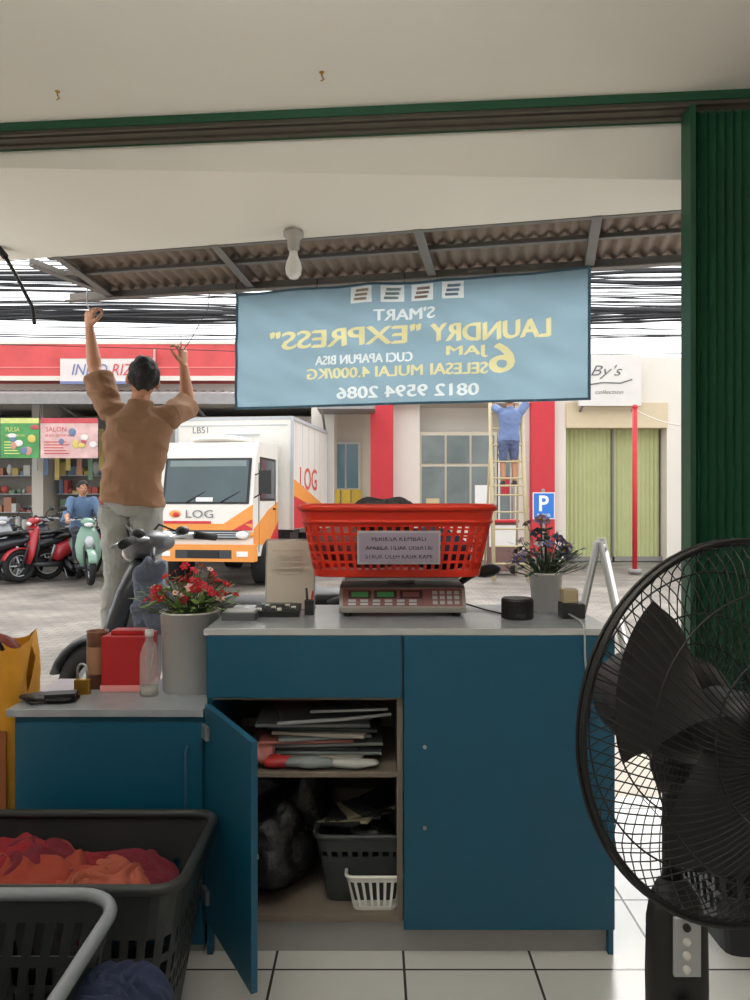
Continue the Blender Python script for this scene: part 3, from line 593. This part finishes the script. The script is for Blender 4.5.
# ------------ scooter
def scooter(name,M,bodyc,acc=None,mir=True,hm=None):
    b=B(M); bm_=mat('scooter_'+str(bodyc),bodyc,.25,var=.03); ac=acc or dgrey
    for x in(.62,-.60):
        n=36; b.loft([(x+.225*math.cos(2*math.pi*k/n),0,.275+.225*math.sin(2*math.pi*k/n)) for k in range(n)],[(.05,.05)]*n,rubber,side=(0,1,0),seg=12,closed=True)
        n=30; b.loft([(x+.175*math.cos(2*math.pi*k/n),0,.275+.175*math.sin(2*math.pi*k/n)) for k in range(n)],.014,lgrey,side=(0,1,0),seg=6,closed=True)
        b.cyl((x,-.05,.275),(x,.05,.275),.045,dgrey)
        for k in range(5):
            a=2*math.pi*k/5; b.tube([(x,0,.275),(x+.17*math.cos(a),0,.275+.17*math.sin(a))],.014,lgrey,6)
    b.loft([(.62+.29*math.cos(a),0,.275+.29*math.sin(a)) for a in [math.radians(20+13*k) for k in range(11)]],[(.07,.02)]*11,bm_,side=(0,1,0),seg=12)
    for y in(-.075,.075): b.tube([(.62,y,.275),(.50,y,.62),(.44,y*.6,.8)],.02,dgrey,8)
    b.loft([(.50,0,.30),(.47,0,.45),(.45,0,.62),(.40,0,.8),(.36,0,.93)],[(.12,.03),(.19,.05),(.21,.07),(.17,.08),(.11,.06)],bm_,side=(0,1,0),seg=20)
    b.loft([(.42,0,.35),(.38,0,.55),(.34,0,.8)],[(.15,.03),(.18,.04),(.13,.04)],ac,side=(0,1,0),seg=16)
    b.loft([(.47,0,.98),(.42,0,1.0),(.34,0,1.02),(.26,0,1.02)],[(.06,.04),(.11,.065),(.12,.06),(.05,.03)],hm or bm_,side=(0,1,0),seg=16); b.ell((.46,0,.97),(.03,.07,.04),white)
    b.loft([(.545,0,.60),(.535,0,.7),(.49,0,.78)],[(.03,.01),(.08,.02),(.04,.01)],lgrey,side=(0,1,0),seg=10)
    b.tube([(.24,-.35,1.03),(.30,-.2,1.05),(.33,0,1.03),(.30,.2,1.05),(.24,.35,1.03)],.013,steel,8)
    for q in(-1,1):
        b.tube([(.235,q*.36,1.03),(.275,q*.24,1.045)],.019,rubber,10); b.tube([(.34,q*.2,1.04),(.33,q*.26,1.03),(.29,q*.36,1.02)],.007,steel,6)
        b.ell((.30,q*.17,1.07),(.035,.03,.022),dark); b.tube([(.32,q*.17,1.06),(.40,q*.12,1.10),(.44,q*.04,1.0)],.006,black,6)
        if mir: b.tube([(.31,q*.22,1.05),(.29,q*.25,1.15),(.27,q*.32,1.21)],.006,black,6); b.ell((.265,q*.36,1.23),(.018,.065,.042),black); b.ell((.25,q*.36,1.23),(.006,.057,.035),steel)
    b.loft([(.42,0,.30),(.2,0,.27),(-.05,0,.27)],[(.14,.04),(.16,.04),(.15,.05)],ac,side=(0,1,0),seg=16,sq=.6)
    b.loft([(.02,0,.34),(-.08,0,.48),(-.25,0,.57),(-.5,0,.62),(-.75,0,.68),(-.95,0,.74)],[(.10,.06),(.15,.15),(.17,.14),(.17,.11),(.13,.08),(.05,.03)],bm_,side=(0,1,0),seg=20)
    b.loft([(.06,0,.70),(-.05,0,.745),(-.3,0,.755),(-.5,0,.80),(-.78,0,.82),(-.86,0,.80)],[(.06,.02),(.12,.045),(.14,.05),(.14,.045),(.11,.035),(.05,.02)],black,side=(0,1,0),seg=20)
    b.loft([(-.2,0,.33),(-.4,0,.33),(-.62,0,.3)],[(.09,.1),(.11,.09),(.05,.06)],dark,side=(0,1,0),seg=14)
    b.loft([(-.2,-.16,.22),(-.5,-.17,.26),(-.85,-.17,.34)],[.02,.045,.05],dgrey,seg=12); b.tube([(-.62,.1,.3),(-.7,.12,.6)],.025,steel,8)
    b.ell((-.93,0,.68),(.03,.08,.035),redp); b.box((-.93,0,.52),(.01,.22,.12),black,RY(15)); b.loft([(-.72,0,.62),(-.9,0,.58),(-.96,0,.42)],[(.07,.02),(.07,.015),(.06,.01)],black,side=(0,1,0),seg=10)
    b.tube([(-.6,.12,.80),(-.8,.13,.86),(-.92,.06,.88),(-.92,-.06,.88),(-.8,-.13,.86),(-.6,-.12,.80)],.012,dgrey,8)
    b.tube([(-.1,.1,.22),(-.12,.2,.0)],.011,steel,6)
    return b.build(name)
scooter('motor_scooter',T(-.80,3.80,0,160,1.12),(60,64,70),acc=mat('scooter_inner_grey',(80,84,90),.5),mir=False,hm=mat('scooter_headset',(90,92,96),.35))
b=B(); rcm=mat('grey_raincoat',(84,92,110),.7,var=.15,bump=.8,bs=22); b.ell((-1.09,3.66,.95),(.085,.06,.13),rcm,amp=.5,fr=14,nu=44,nv=30); b.ell((-1.05,3.66,.82),(.09,.055,.12),rcm,amp=.5,fr=14,nu=44,nv=30,seed=4); b.ell((-1.13,3.66,.84),(.06,.05,.12),rcm,amp=.5,fr=14,nu=44,nv=30,seed=7); b.tube([(-1.09,3.67,1.05),(-1.11,3.76,1.12)],.012,black); b.build('rain_jacket')
for i,(x,y,rz,c) in enumerate(((-6.15,12.6,-150,(40,42,46)),(-5.5,12.9,-128,(170,48,56)),(-4.85,12.5,-60,(120,150,134)),(-4.35,13.4,-40,(150,40,50)),(-7.1,12.9,-140,(210,212,214)),(-7.9,12.5,-130,(40,70,140)),(-5.9,13.8,-100,(60,62,70)),(-6.7,13.6,-70,(170,172,176)),(-5.15,13.9,-110,(70,90,130)),(-6.6,12.3,-165,(34,36,40)))):
    scooter('motor_scooter',T(x,y,0,rz),c)
blueg=mat('blue_jacket',(84,108,138),.8); bluew=mat('blue_shirt',(112,130,170),.9,bump=.4,bs=14); shortm=mat('navy_shorts',(88,98,130),.9); darkp=mat('dark_trousers',(50,52,60),.9)
def sit(): return dict(fwd=(1,0,0),pelvis=(-.25,0,.88),neck=(-.17,0,1.40),head=(-.13,0,1.56),sR=(-.17,-.18,1.36),sL=(-.17,.18,1.36),eR=(-.02,-.26,1.12),eL=(-.02,.26,1.12),wR=(.19,-.29,1.06),wL=(.19,.29,1.06),
 hdR=(1,0,-.2),hdL=(1,0,-.2),hnR=(0,0,-1),hnL=(0,0,-1),thR=(0,1,0),thL=(0,-1,0),kR=(.22,-.15,.80),kL=(.22,.15,.80),aR=(.14,-.15,.40),aL=(.14,.15,.40),toe=(1,0,0))
person('motorcyclist',sit(),(skin,blueg,darkp,shoe,hairm),.013,M=T(-4.85,12.5,0,-60),sleeve=1.6,helmet=None)
person('worker',dict(fwd=(-.1,1,0),pelvis=(2.32,13.0,2.42),neck=(2.34,12.98,2.94),head=(2.33,13.0,3.10),sL=(2.16,13.0,2.91),sR=(2.52,13.0,2.89),eL=(2.08,13.2,3.01),eR=(2.66,13.1,3.08),wL=(2.06,13.28,3.24),wR=(2.60,13.28,3.24),
 hdL=(0,.2,1),hdR=(0,.2,1),hnL=(0,1,0),hnR=(0,1,0),thL=(1,0,0),thR=(-1,0,0),kL=(2.22,13.04,2.06),kR=(2.42,13.06,2.08),aL=(2.22,12.98,1.70),aR=(2.42,12.98,1.70),toe=(0,1,0)),(skin,bluew,shortm,shoe,hairm),.013,shorts=True,wr=.012)
b=B(); lad=mat('ladder_yellow',(186,172,136),.5,.1)
b.loft([(2.0,12.6,0),(2.02,13.16,3.1)],[(.035,.02)]*2,lad,side=(1,0,0),seg=8); b.loft([(2.58,12.6,0),(2.56,13.16,3.1)],[(.035,.02)]*2,lad,side=(1,0,0),seg=8)
for i in range(1,11):
    z=i*.29; y=12.6+.56*z/3.1; b.tube([(2.0,y,z),(2.57,y,z)],.018,lad,6)
b.bx(2.0,2.57,12.86,13.13,1.60,1.63,lad)
b.tube([(2.0,13.7,0),(2.05,13.15,3.0)],.022,lad,6); b.tube([(2.58,13.7,0),(2.53,13.15,3.0)],.022,lad,6)
b.build('step_ladder')
# ------------ truck
tw=mat('truck_white',(222,218,210),.35,var=.06)
M=T(-2.62,11.6,0,-8); b=B(M)
prof=[(0,.48),(-.04,.95),(-.02,1.28),(.16,2.06),(.32,2.28),(1.42,2.32),(1.42,.48)]
b.prism([(-.76,y,z) for y,z in prof],(1.52,0,0),tw)
def wq(x0,x1,t0,t1,o,m): 
    f=lambda x,t:V((x,-.02+.18*t-o,1.28+.78*t+.0))
    b.add([f(x0,t0),f(x1,t0),f(x1,t1),f(x0,t1)],[(0,1,2,3)],m)
wq(-.70,.70,.03,.95,.012,black); wq(-.66,.66,.07,.91,.018,glass_d)
wq(-.62,.62,.78,.90,.02,mat('visor_film',(110,124,124),.3)); wq(-.15,.12,.08,.16,.021,white)
for x in(-.3,.25): b.tube([(x,-.04,1.33),(x+.3,.02,1.5)],.01,black,5)
b.bx(-.6,.6,-.065,-.03,.76,.90,dgrey); b.bx(-.56,.56,-.07,-.06,.79,.805,lgrey); b.bx(-.56,.56,-.07,-.06,.825,.84,lgrey); b.bx(-.56,.56,-.07,-.06,.86,.875,lgrey)
for q in(-1,1):
    b.ell((q*.60,-.03,.83),(.13,.05,.08),lgrey); b.ell((q*.60,-.06,.83),(.10,.03,.06),white); b.ell((q*.74,.0,.83),(.03,.06,.06),orange)
    b.bx(q*.762-.003,q*.762+.003,.35,1.22,1.35,2.05,black); b.bx(q*.766-.003,q*.766+.003,.40,1.17,1.39,2.01,glass_d); b.bx(q*.765-.004,q*.765+.004,.28,.30,.55,1.95,dgrey); b.bx(q*.765-.004,q*.765+.004,1.25,1.265,.55,2.05,dgrey); b.bx(q*.775-.01,q*.775+.01,1.08,1.2,1.2,1.23,black)
    b.tube([(q*.74,.12,1.75),(q*.93,.0,1.8),(q*.95,.0,1.5),(q*.76,.05,1.4)],.012,black,6); b.bx(q*.95-.09,q*.95+.09,-.02,.02,1.46,1.82,black)
    for yy,rr_ in((.75,.36),(3.5,.36)):
        b.cyl((q*.60,yy,.36),(q*.84,yy,.36),.36,rubber,seg=28); b.cyl((q*.83,yy,.36),(q*.85,yy,.36),.2,lgrey,seg=20)
b.bx(-.80,.80,-.10,.10,.42,.68,orange); b.bx(-.45,.45,-.105,-.10,.47,.60,dgrey); b.bx(-.25,.25,-.115,-.105,.48,.59,black)
for q in(-.62,.62): b.bx(q-.09,q+.09,-.108,-.10,.50,.58,white)
b.bx(-.76,.76,-.05,-.03,.90,1.0,orange); b.bx(-.76,.1,-.054,-.03,1.0,1.04,redp)
b.prism([(.15,-.056,.90),(.765,-.04,.90),(.765,-.02,1.30)],(0,-.006,0),orange); b.prism([(.45,-.063,.90),(.765,-.047,.90),(.765,-.03,1.08)],(0,-.006,0),redp)
b.text('LOG',(-.30,-.056,1.09),(.44,0,0),(0,0,.12),mat('grey_logo',(110,110,116),.5),0); b.ell((-.48,-.045,1.15),(.09,.012,.055),orange); b.ell((-.46,-.055,1.14),(.05,.012,.035),redp)
b.bx(-.3,.3,.30,.34,2.14,2.24,orange); b.ell((0,.7,2.34),(.5,.4,.08),tw)
b.bx(-1.12,.98,1.55,4.5,.85,2.80,tw); b.bx(-1.14,1.0,1.54,4.51,2.76,2.82,lgrey); b.bx(-.4,.4,1.4,4.45,.55,.85,dark)
for y in(1.55,4.5):
    for x in(-1.12,.98): b.bx(x-.025,x+.025,y-.02,y+.02,.85,2.8,lgrey)
b.text('LB51',(-.82,1.545,2.54),(.28,0,0),(0,0,.11),MATS['grey_logo'],0); b.bx(-.2,.4,1.535,1.545,2.48,2.52,lgrey); b.bx(-1.05,.9,1.538,1.548,2.66,2.68,lgrey)
b.text('LOG',(.985,2.1,1.55),(0,1.4,0),(0,0,.42),mat('red_logo',(206,80,66),.5),.01)
for k in range(6): b.bx(.98,.984,1.8+.5*k,1.81+.5*k,.9,2.74,lgrey)
b.prism([(.982,1.56,.86),(.982,4.49,.86),(.982,4.49,1.05),(.982,1.56,1.45)],(.006,0,0),redp); b.prism([(.981,1.56,1.45),(.981,4.49,1.05),(.981,4.49,1.2),(.981,1.56,1.75)],(.006,0,0),orange)
b.prism([(.762,.02,.66),(.762,1.41,.66),(.762,1.41,1.34),(.762,.8,1.2),(.762,.02,.92)],(.006,0,0),orange); b.prism([(.764,.6,.55),(.764,1.41,.55),(.764,1.41,1.0)],(.006,0,0),redp)
b.bx(.9,.98,1.8,4.3,.5,.56,lgrey); b.bx(.75,.9,1.7,2.3,.45,.8,dark)
b.build('box_truck',bevel=.012)
# ------------ ground & buildings
gm=brickmat('street_paving',(160,152,142),(148,140,130),(128,120,110),.17,.13,.008,.5,(0,0,0),.75,.6,.95,1.6)
b=B(); b.add([(-45,3.2,-.02),(45,3.2,-.02),(45,60,-.02),(-45,60,-.02)],[(0,1,2,3)],gm); b.build('street_ground',keep0=True)
b=B(); b.bx(-6,6,3.45,4.95,-.03,-.004,mat('concrete_apron',(180,172,160),.85,var=.3,vs=3,bump=.4)); b.build('sidewalk')
FY=16.5
wl=mat('facade_white',(216,209,198),.85,var=.12,vs=.8,bump=.1); peach=mat('facade_beige',(206,190,160),.85,var=.06); awn=mat('awning_grey',(146,142,140),.6,.2,var=.2)
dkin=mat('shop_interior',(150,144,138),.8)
b=B()
b.bx(-18,-1.2,FY+2.6,FY+2.8,0,4.7,wl); b.bx(-18,-1.2,FY+.2,FY+2.8,3.5,4.6,wl); 
for x in(-18,-13.5,-10.6,-7.55,-4.65,-1.4): b.bx(x,x+.25,FY,FY+2.7,0,3.6,wl)
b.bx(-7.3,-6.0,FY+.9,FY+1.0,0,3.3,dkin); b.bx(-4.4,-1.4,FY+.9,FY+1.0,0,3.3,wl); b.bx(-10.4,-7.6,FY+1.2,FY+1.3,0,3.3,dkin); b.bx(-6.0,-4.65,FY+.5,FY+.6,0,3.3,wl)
b.bx(-18,-1.2,FY-.1,FY+.2,0,.12,awn)
b.build('shop_building')
rf=mat('fascia_red',(200,78,78),.7,var=.28,vs=2.5)
b=B(); b.bx(-18,-3.0,FY-.25,FY+.2,3.95,4.8,rf); b.bx(-18,-3.0,FY-.27,FY-.25,4.74,4.8,wl); b.bx(-18,-3.0,FY-.27,FY-.25,3.95,4.05,wl); b.bx(-18,-3.0,FY-.26,FY-.25,4.22,4.25,mat('fascia_pink',(220,120,116),.7)); b.build('shop_fascia')
b=B(); swm=mat('sign_white',(216,206,202),.7,var=.14,vs=4); b.bx(-6.75,-4.75,FY-.42,FY-.27,3.85,4.62,swm); b.bx(-6.75,-4.75,FY-.43,FY-.42,4.40,4.62,rf); sbl=mat('sign_blue',(110,122,160),.7); b.bx(-6.75,-4.75,FY-.43,FY-.42,3.85,3.91,sbl)
b.text('INDO',(-6.5,FY-.435,4.04),(.74,0,0),(.05,0,.24),sbl,.0); b.text('RIZKI',(-5.64,FY-.435,4.04),(.66,0,0),(.05,0,.24),rf,.0); b.build('shop_sign')
b=B()
def aw(u,v): return V((-18+15.5*u,FY-2.0*v,3.75-.38*v+.03*math.sin(u*15.5/.2*6.283)))
b.grid(aw,600,2,awn); b.bx(-18,-2.5,FY-2.05,FY-2.0,3.22,3.42,awn)
for x in(-12,-9,-6.3,-3.6): b.tube([(x,FY-1.95,3.35),(x,FY,3.0)],.03,galv,6)
b.build('shop_awning',solid=.01)
for nm,x0,x1,c1,c2,t in(('advertising_banner',-7.2,-6.46,(84,150,90),(206,214,130),'PULSA'),('advertising_banner',-6.43,-5.33,(222,178,174),(196,84,90),'SALON'),('advertising_banner',-8.3,-7.25,(60,140,86),(220,224,220),'TOKO')):
    b=B(); m1=mat('ad_%s'%t,c1,.8,var=.5,vs=5); m2=mat('ad2_%s'%t,c2,.8,var=.3); y=FY-2.08; w_=x1-x0
    b.bx(x0,x1,y,y+.02,2.17,2.94,m1); b.bx(x0,x1,y-.003,y,2.84,2.94,m2)
    b.text(t,(x0+.1,y-.003,2.68),(w_*.36,0,0),(0,0,.09),m2,.0); b.text('BUKA SETIAP HARI',(x0+.1,y-.003,2.58),(w_*.5,0,0),(0,0,.05),m2,.0)
    for i in range(5): b.bx(x0+.07,x0+w_*(.5-.05*(i%3)),y-.004,y,2.25+.055*i,2.27+.055*i,m2)
    rr2=random.Random(len(t)*7+int(x0*10))
    for i in range(9):
        cx=x0+rr2.uniform(.3,.92)*w_; cz=rr2.uniform(2.26,2.78); b.ell((cx,y-.004-.0006*i,cz),(rr2.uniform(.04,.10),.006,rr2.uniform(.04,.09)),mat('ad_spot%d'%(i%5),[(200,150,130),(216,196,110),(110,130,160),(226,222,216),(186,90,96)][i%5],.8),nu=14,nv=8)
    b.tube([(x0,y,2.9),(x0,y+.08,3.3)],.006,black,4); b.tube([(x1,y,2.9),(x1,y+.08,3.3)],.006,black,4); b.build(nm)
b=B(); r=random.Random(2); gc=[mat('goods%d'%i,c,.6) for i,c in enumerate(((190,90,80),(204,180,104),(110,134,164),(214,214,208),(120,150,120),(184,130,104)))]
for x0,x1,y in((-7.2,-6.05,FY+.7),(-10.3,-7.8,FY+.9)):
    for s_ in range(6):
        z=.25+.42*s_; b.bx(x0,x1,y-.2,y+.15,z-.02,z,lgrey); x=x0+.03
        while x<x1-.15:
            w=r.uniform(.05,.22); h=r.uniform(.06,.34); yy=r.uniform(-.06,.02)
            if r.random()<.35: b.ell((x+w/2,y-.08+yy,z+h/2),(w/2,.06,h/2),r.choice(gc),nu=10,nv=6)
            else: b.bx(x,x+w,y-.14+yy,y+.05,z,z+h,r.choice(gc))
            x+=w+r.uniform(.0,.05)
b.build('display_shelf')
b=B(); r=random.Random(5)
for i in range(14):
    x=-6.0+r.uniform(0,1.15); z=r.uniform(.9,2.9); b.bx(x,x+r.uniform(.12,.32),FY+.47,FY+.49-.001*i,z,z+r.uniform(.15,.4),r.choice(gc))
for i in range(10):
    x=-4.3+r.uniform(0,1.2); z=r.uniform(.8,2.6); b.bx(x,x+r.uniform(.15,.35),FY+.87,FY+.89-.001*i,z,z+r.uniform(.2,.5),r.choice(gc))
for i in range(7):
    x=-7.4+.24*i; b.bx(x,x+.10,FY-.3,FY-.28,2.0-.1*(i%3),2.9,r.choice(gc))
b.build('posters')
b=B()
b.bx(-1.15,.4,FY+1.6,FY+1.7,0,4.5,wl); b.bx(.0,9.5,FY+.9,FY+1.0,0,4.5,wl); b.bx(-1.15,9.5,FY,FY+1.7,3.5,4.5,wl); b.bx(9.5,18,FY,FY+1.5,0,4.9,wl)
b.bx(-1.15,-.9,FY,FY+1.65,0,3.5,wl); b.bx(.40,1.0,FY+.3,FY+.9,0,3.5,wl); b.bx(3.1,3.42,FY+.1,FY+.9,0,3.5,wl); b.bx(3.92,4.2,FY,FY+.95,0,3.5,wl); b.bx(6.42,9.5,FY,FY+.95,0,3.5,wl)
b.bx(4.2,6.42,FY-.05,FY+.9,2.95,3.5,peach); b.bx(1.0,3.1,FY+.5,FY+.9,0,.9,wl)
b.build('shop_building')
b=B()
for x0,x1 in((-.10,.40),(3.42,3.92)): b.bx(x0,x1,FY-.15,FY+.25,.05,3.6,redp); b.bx(x0-.03,x1+.03,FY-.18,FY+.25,0,.12,awn)
b.build('red_column')
wg=mat('window_glass',(104,114,112),.15,var=.5,vs=2); frm=mat('window_frame',(196,186,166),.5)
b=B(); b.bx(1.0,2.75,FY+.42,FY+.5,.9,2.90,frm)
for i in range(3):
    for j in range(2): b.bx(1.06+.56*i,1.57+.56*i,FY+.40,FY+.43,.97+1.22*j,2.12+.70*j,wg)
b.bx(1.15,1.45,FY+.39,FY+.4,1.0,1.4,mat('poster_beige',(200,180,140),.6)); b.bx(2.25,2.6,FY+.39,FY+.4,1.2,1.7,white); b.build('window_1')
b=B(); b.bx(2.78,3.08,FY+.42,FY+.5,0,2.85,white); b.bx(2.82,3.04,FY+.40,FY+.42,.9,2.6,wg); b.bx(2.84,3.02,FY+.39,FY+.40,1.5,1.9,redp); b.build('door_1')
b=B(); b.bx(-1.05,-.35,FY+1.4,FY+1.55,1.6,2.75,white); b.bx(-1.0,-.72,FY+1.38,FY+1.4,1.65,2.7,mat('blue_glass',(110,150,170),.2)); b.bx(-.68,-.40,FY+1.38,FY+1.4,1.65,2.7,MATS['blue_glass']); b.build('window_2')
b=B(); 
for i in range(3): b.bx(-1.0+.24*i,-.8+.24*i,FY+.6,FY+.9,1.15,1.6,yellow); 
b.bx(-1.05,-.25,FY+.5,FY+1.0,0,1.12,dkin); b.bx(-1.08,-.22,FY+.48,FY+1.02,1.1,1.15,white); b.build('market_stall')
b=B(); b.bx(-1.2,.0,FY-1.0,FY,3.25,3.32,awn); b.tube([(-1.1,FY-.95,3.25),(-1.1,FY,2.9)],.025,galv); b.build('shop_awning')
rd=mat('rolling_door_green',(176,180,130),.6,.1,var=.1,vs=2); b=B()
def rdg(u,v): return V((4.25+2.12*u,FY+.3+.03*(abs(((u*22)%1)-.5)*2),2.95*v))
b.grid(rdg,176,1,rd,False); b.bx(4.2,6.42,FY+.24,FY+.3,.0,.1,galv); b.bx(5.30,5.34,FY+.24,FY+.3,0,2.95,galv); b.build('rolling_shutter_door',solid=.004)
b=B(); b.bx(4.4,5.75,FY-.3,FY-.2,3.4,4.5,mat('faded_sign',(214,210,204),.7,var=.1,vs=3)); fsi=mat('faded_script',(96,98,100),.7,var=.2); b.text("By's",(4.62,FY-.31,3.98),(.62,0,0),(.16,0,.30),fsi,-.008); b.tube([(4.65,FY-.31,3.86),(4.9,FY-.31,3.90),(5.3,FY-.31,3.89),(5.55,FY-.31,3.97)],.012,fsi,5)
b.text('collection',(4.75,FY-.31,3.66),(.6,0,0),(.03,0,.08),fsi,-.004)
for x in(4.5,5.65): b.tube([(x,FY-.25,3.4),(x,FY,3.3)],.03,galv)
b.build('shop_sign')
b=B(); b.cyl((4.85,14.0,0),(4.85,14.0,3.1),.045,redp); b.ell((4.85,14,3.1),.055,redp); b.cyl((4.85,14,0),(4.85,14,.08),.12,awn)
b.tube([(4.85+2.15*k/12,14.0+.1*k/12,3.05-1.2*(k/12)*(1-k/12)) for k in range(13)],.012,wl,5); b.build('red_pole')
psb=mat('sign_parking_blue',(24,110,200),.4); b=B(); b.cyl((2.78,12.4,0),(2.78,12.4,1.55),.025,galv); b.box((2.78,12.36,1.27),(.36,.02,.44),white); b.box((2.78,12.348,1.27),(.33,.01,.41),psb); b.text('P',(2.70,12.34,1.18),(.16,0,0),(0,0,.26),white,.02); b.text('PARKIR',(2.67,12.34,1.09),(.22,0,0),(0,0,.05),white,.0); b.cyl((2.78,12.4,0),(2.78,12.4,.05),.15,awn); b.build('parking_sign')
b=B(); b.box((2.35,13.95,.5),(.5,.3,.9),mat('cart_grey',(120,90,86),.6)); b.bx(2.1,2.6,13.78,13.8,.5,.9,white); b.bx(2.05,2.65,13.75,14.15,.95,1.0,redp)
for x in(2.15,2.55): b.cyl((x,13.76,.08),(x,13.82,.08),.08,rubber)
b.build('vendor_cart',bevel=.01)
fr_=mat('aframe_grey',(140,138,132),.5)
b=B(T(1.50,5.0,0,-19))
for q in(-1,1):
    for y in(-.25,.25): b.loft([(q*.24,y,0),(q*.01,y,1.10)],[(.018,.02)]*2,fr_,side=(0,1,0),seg=6)
    for z in(.15,1.05): b.tube([(q*.24*(1-z/1.1)+q*.01,-.25,z),(q*.24*(1-z/1.1)+q*.01,.25,z)],.013,fr_,6)
    b.box((q*.126,0,.6),(.008,.48,.85),white,RY(-q*11.8))
b.build('a_frame_sign')
b=B(); r=random.Random(11); wm=mat('cable_black',(48,49,52),.7)
def wire(z0,z1,sg,y,rad,ph,wob=.02,n=40):
    b.tube([(-14+28*k/n,y+.02*math.sin(k*1.7+ph),z0+(z1-z0)*k/n-sg*4*(k/n)*(1-k/n)+wob*math.sin(k*.8+ph)) for k in range(n+1)],rad,wm,5)
for i in range(38):
    z=3.95+1.05*(i/37); wire(z+r.uniform(-.08,.08),z+r.uniform(-.4,.4),r.uniform(.0,.35),r.uniform(9.8,11.6),r.choice((.006,.008,.010)),r.uniform(0,6),.012)
for g,(z,zz,sg,y) in enumerate(((3.95,4.25,.12,10.6),(4.15,4.12,.20,10.9),(4.45,4.35,.22,11.3),(4.62,4.85,.30,10.4),(4.95,4.75,.28,11.0))):
    ph=r.uniform(0,6)
    for i in range(5): wire(z+.025*i,zz+.022*i+r.uniform(-.02,.02),sg+r.uniform(-.04,.04),y+.03*(i%3),r.choice((.012,.016,.022)),ph+i*.3,.03)
for x in(-14,14): b.cyl((x,10.8,0),(x,10.8,7),.13,awn)
b.build('power_lines')
b=B(); b.tube([(-1.97,4.0,2.66),(-1.93,4.02,2.58),(-1.84,4.03,2.40),(-1.83,4.03,2.31)],.010,black,8); b.tube([(-2.02,4.0,2.72),(-1.97,4.0,2.66)],.018,black,8); b.tube([(-2.3,4.0,2.75),(-2.02,4.0,2.72)],.006,black,6); b.build('loose_cable')
# ------------ added fill lamps brightening the room: unseen up/down fittings, above and behind the viewer
def fill_lamp(x,y,z,up,dn):
    b=B(); b.bx(x-.62,x+.62,y-.05,y+.05,z-.02,z+.02,white); b.cyl((x-.6,y,z-.035),(x+.6,y,z-.035),.013,mat('fill_tube_glow',(255,252,246),.3,emit=3)); b.cyl((x-.6,y,z+.035),(x+.6,y,z+.035),.013,MATS['fill_tube_glow'])
    for q in(-.5,.5): b.cyl((x+q,y,z+.02),(x+q,y,3.0),.004,steel)
    ob=b.build('added_fill_lamp')
    for s_,e in((1,up),(-1,dn)):
        L=bpy.data.lights.new('fill_area_light','AREA'); L.shape='RECTANGLE'; L.size=1.2; L.size_y=.1; L.energy=e; L.color=(1,.98,.945)
        o=bpy.data.objects.new('fill_area_light',L); o.location=V((x,y,z+.06*s_))-ob.location; o.rotation_euler=(math.pi if s_>0 else 0,0,0); bpy.context.collection.objects.link(o); o.parent=ob
fill_lamp(-.3,.9,2.45,50,2); fill_lamp(-.3,-1.8,2.45,14,10)
# ------------ daylight: bright overcast sky + broad veiled sun behind the buildings
w=bpy.data.worlds.new('World'); bpy.context.scene.world=w; w.use_nodes=True; nt=w.node_tree; bg=nt.nodes['Background']
tc=nt.nodes.new('ShaderNodeTexCoord'); no=nt.nodes.new('ShaderNodeTexNoise'); no.inputs['Scale'].default_value=1.5; no.inputs['Detail'].default_value=5
rp=nt.nodes.new('ShaderNodeValToRGB'); rp.color_ramp.elements[0].color=(.92,.94,.965,1); rp.color_ramp.elements[1].color=(1,1,1,1)
nt.links.new(tc.outputs['Generated'],no.inputs['Vector']); nt.links.new(no.outputs['Fac'],rp.inputs[0]); nt.links.new(rp.outputs[0],bg.inputs[0]); bg.inputs[1].default_value=2.3
L=bpy.data.lights.new('sun','SUN'); L.energy=4.0; L.angle=math.radians(40); L.color=(1,.985,.95)
o=bpy.data.objects.new('sun',L); o.rotation_euler=V((.15,.75,.9)).to_track_quat('Z','Y').to_euler(); bpy.context.collection.objects.link(o)
cam=bpy.data.cameras.new('camera'); cam.sensor_fit='VERTICAL'; cam.sensor_height=36; cam.sensor_width=27; cam.lens=27
co=bpy.data.objects.new('camera',cam); co.location=(0,0,1.365); co.rotation_euler=(math.pi/2,0,0); bpy.context.collection.objects.link(co)
bpy.context.scene.camera=co; cam.clip_start=.05
sc=bpy.context.scene
sc.view_settings.view_transform='Standard'; sc.view_settings.look='None'; sc.view_settings.exposure=0
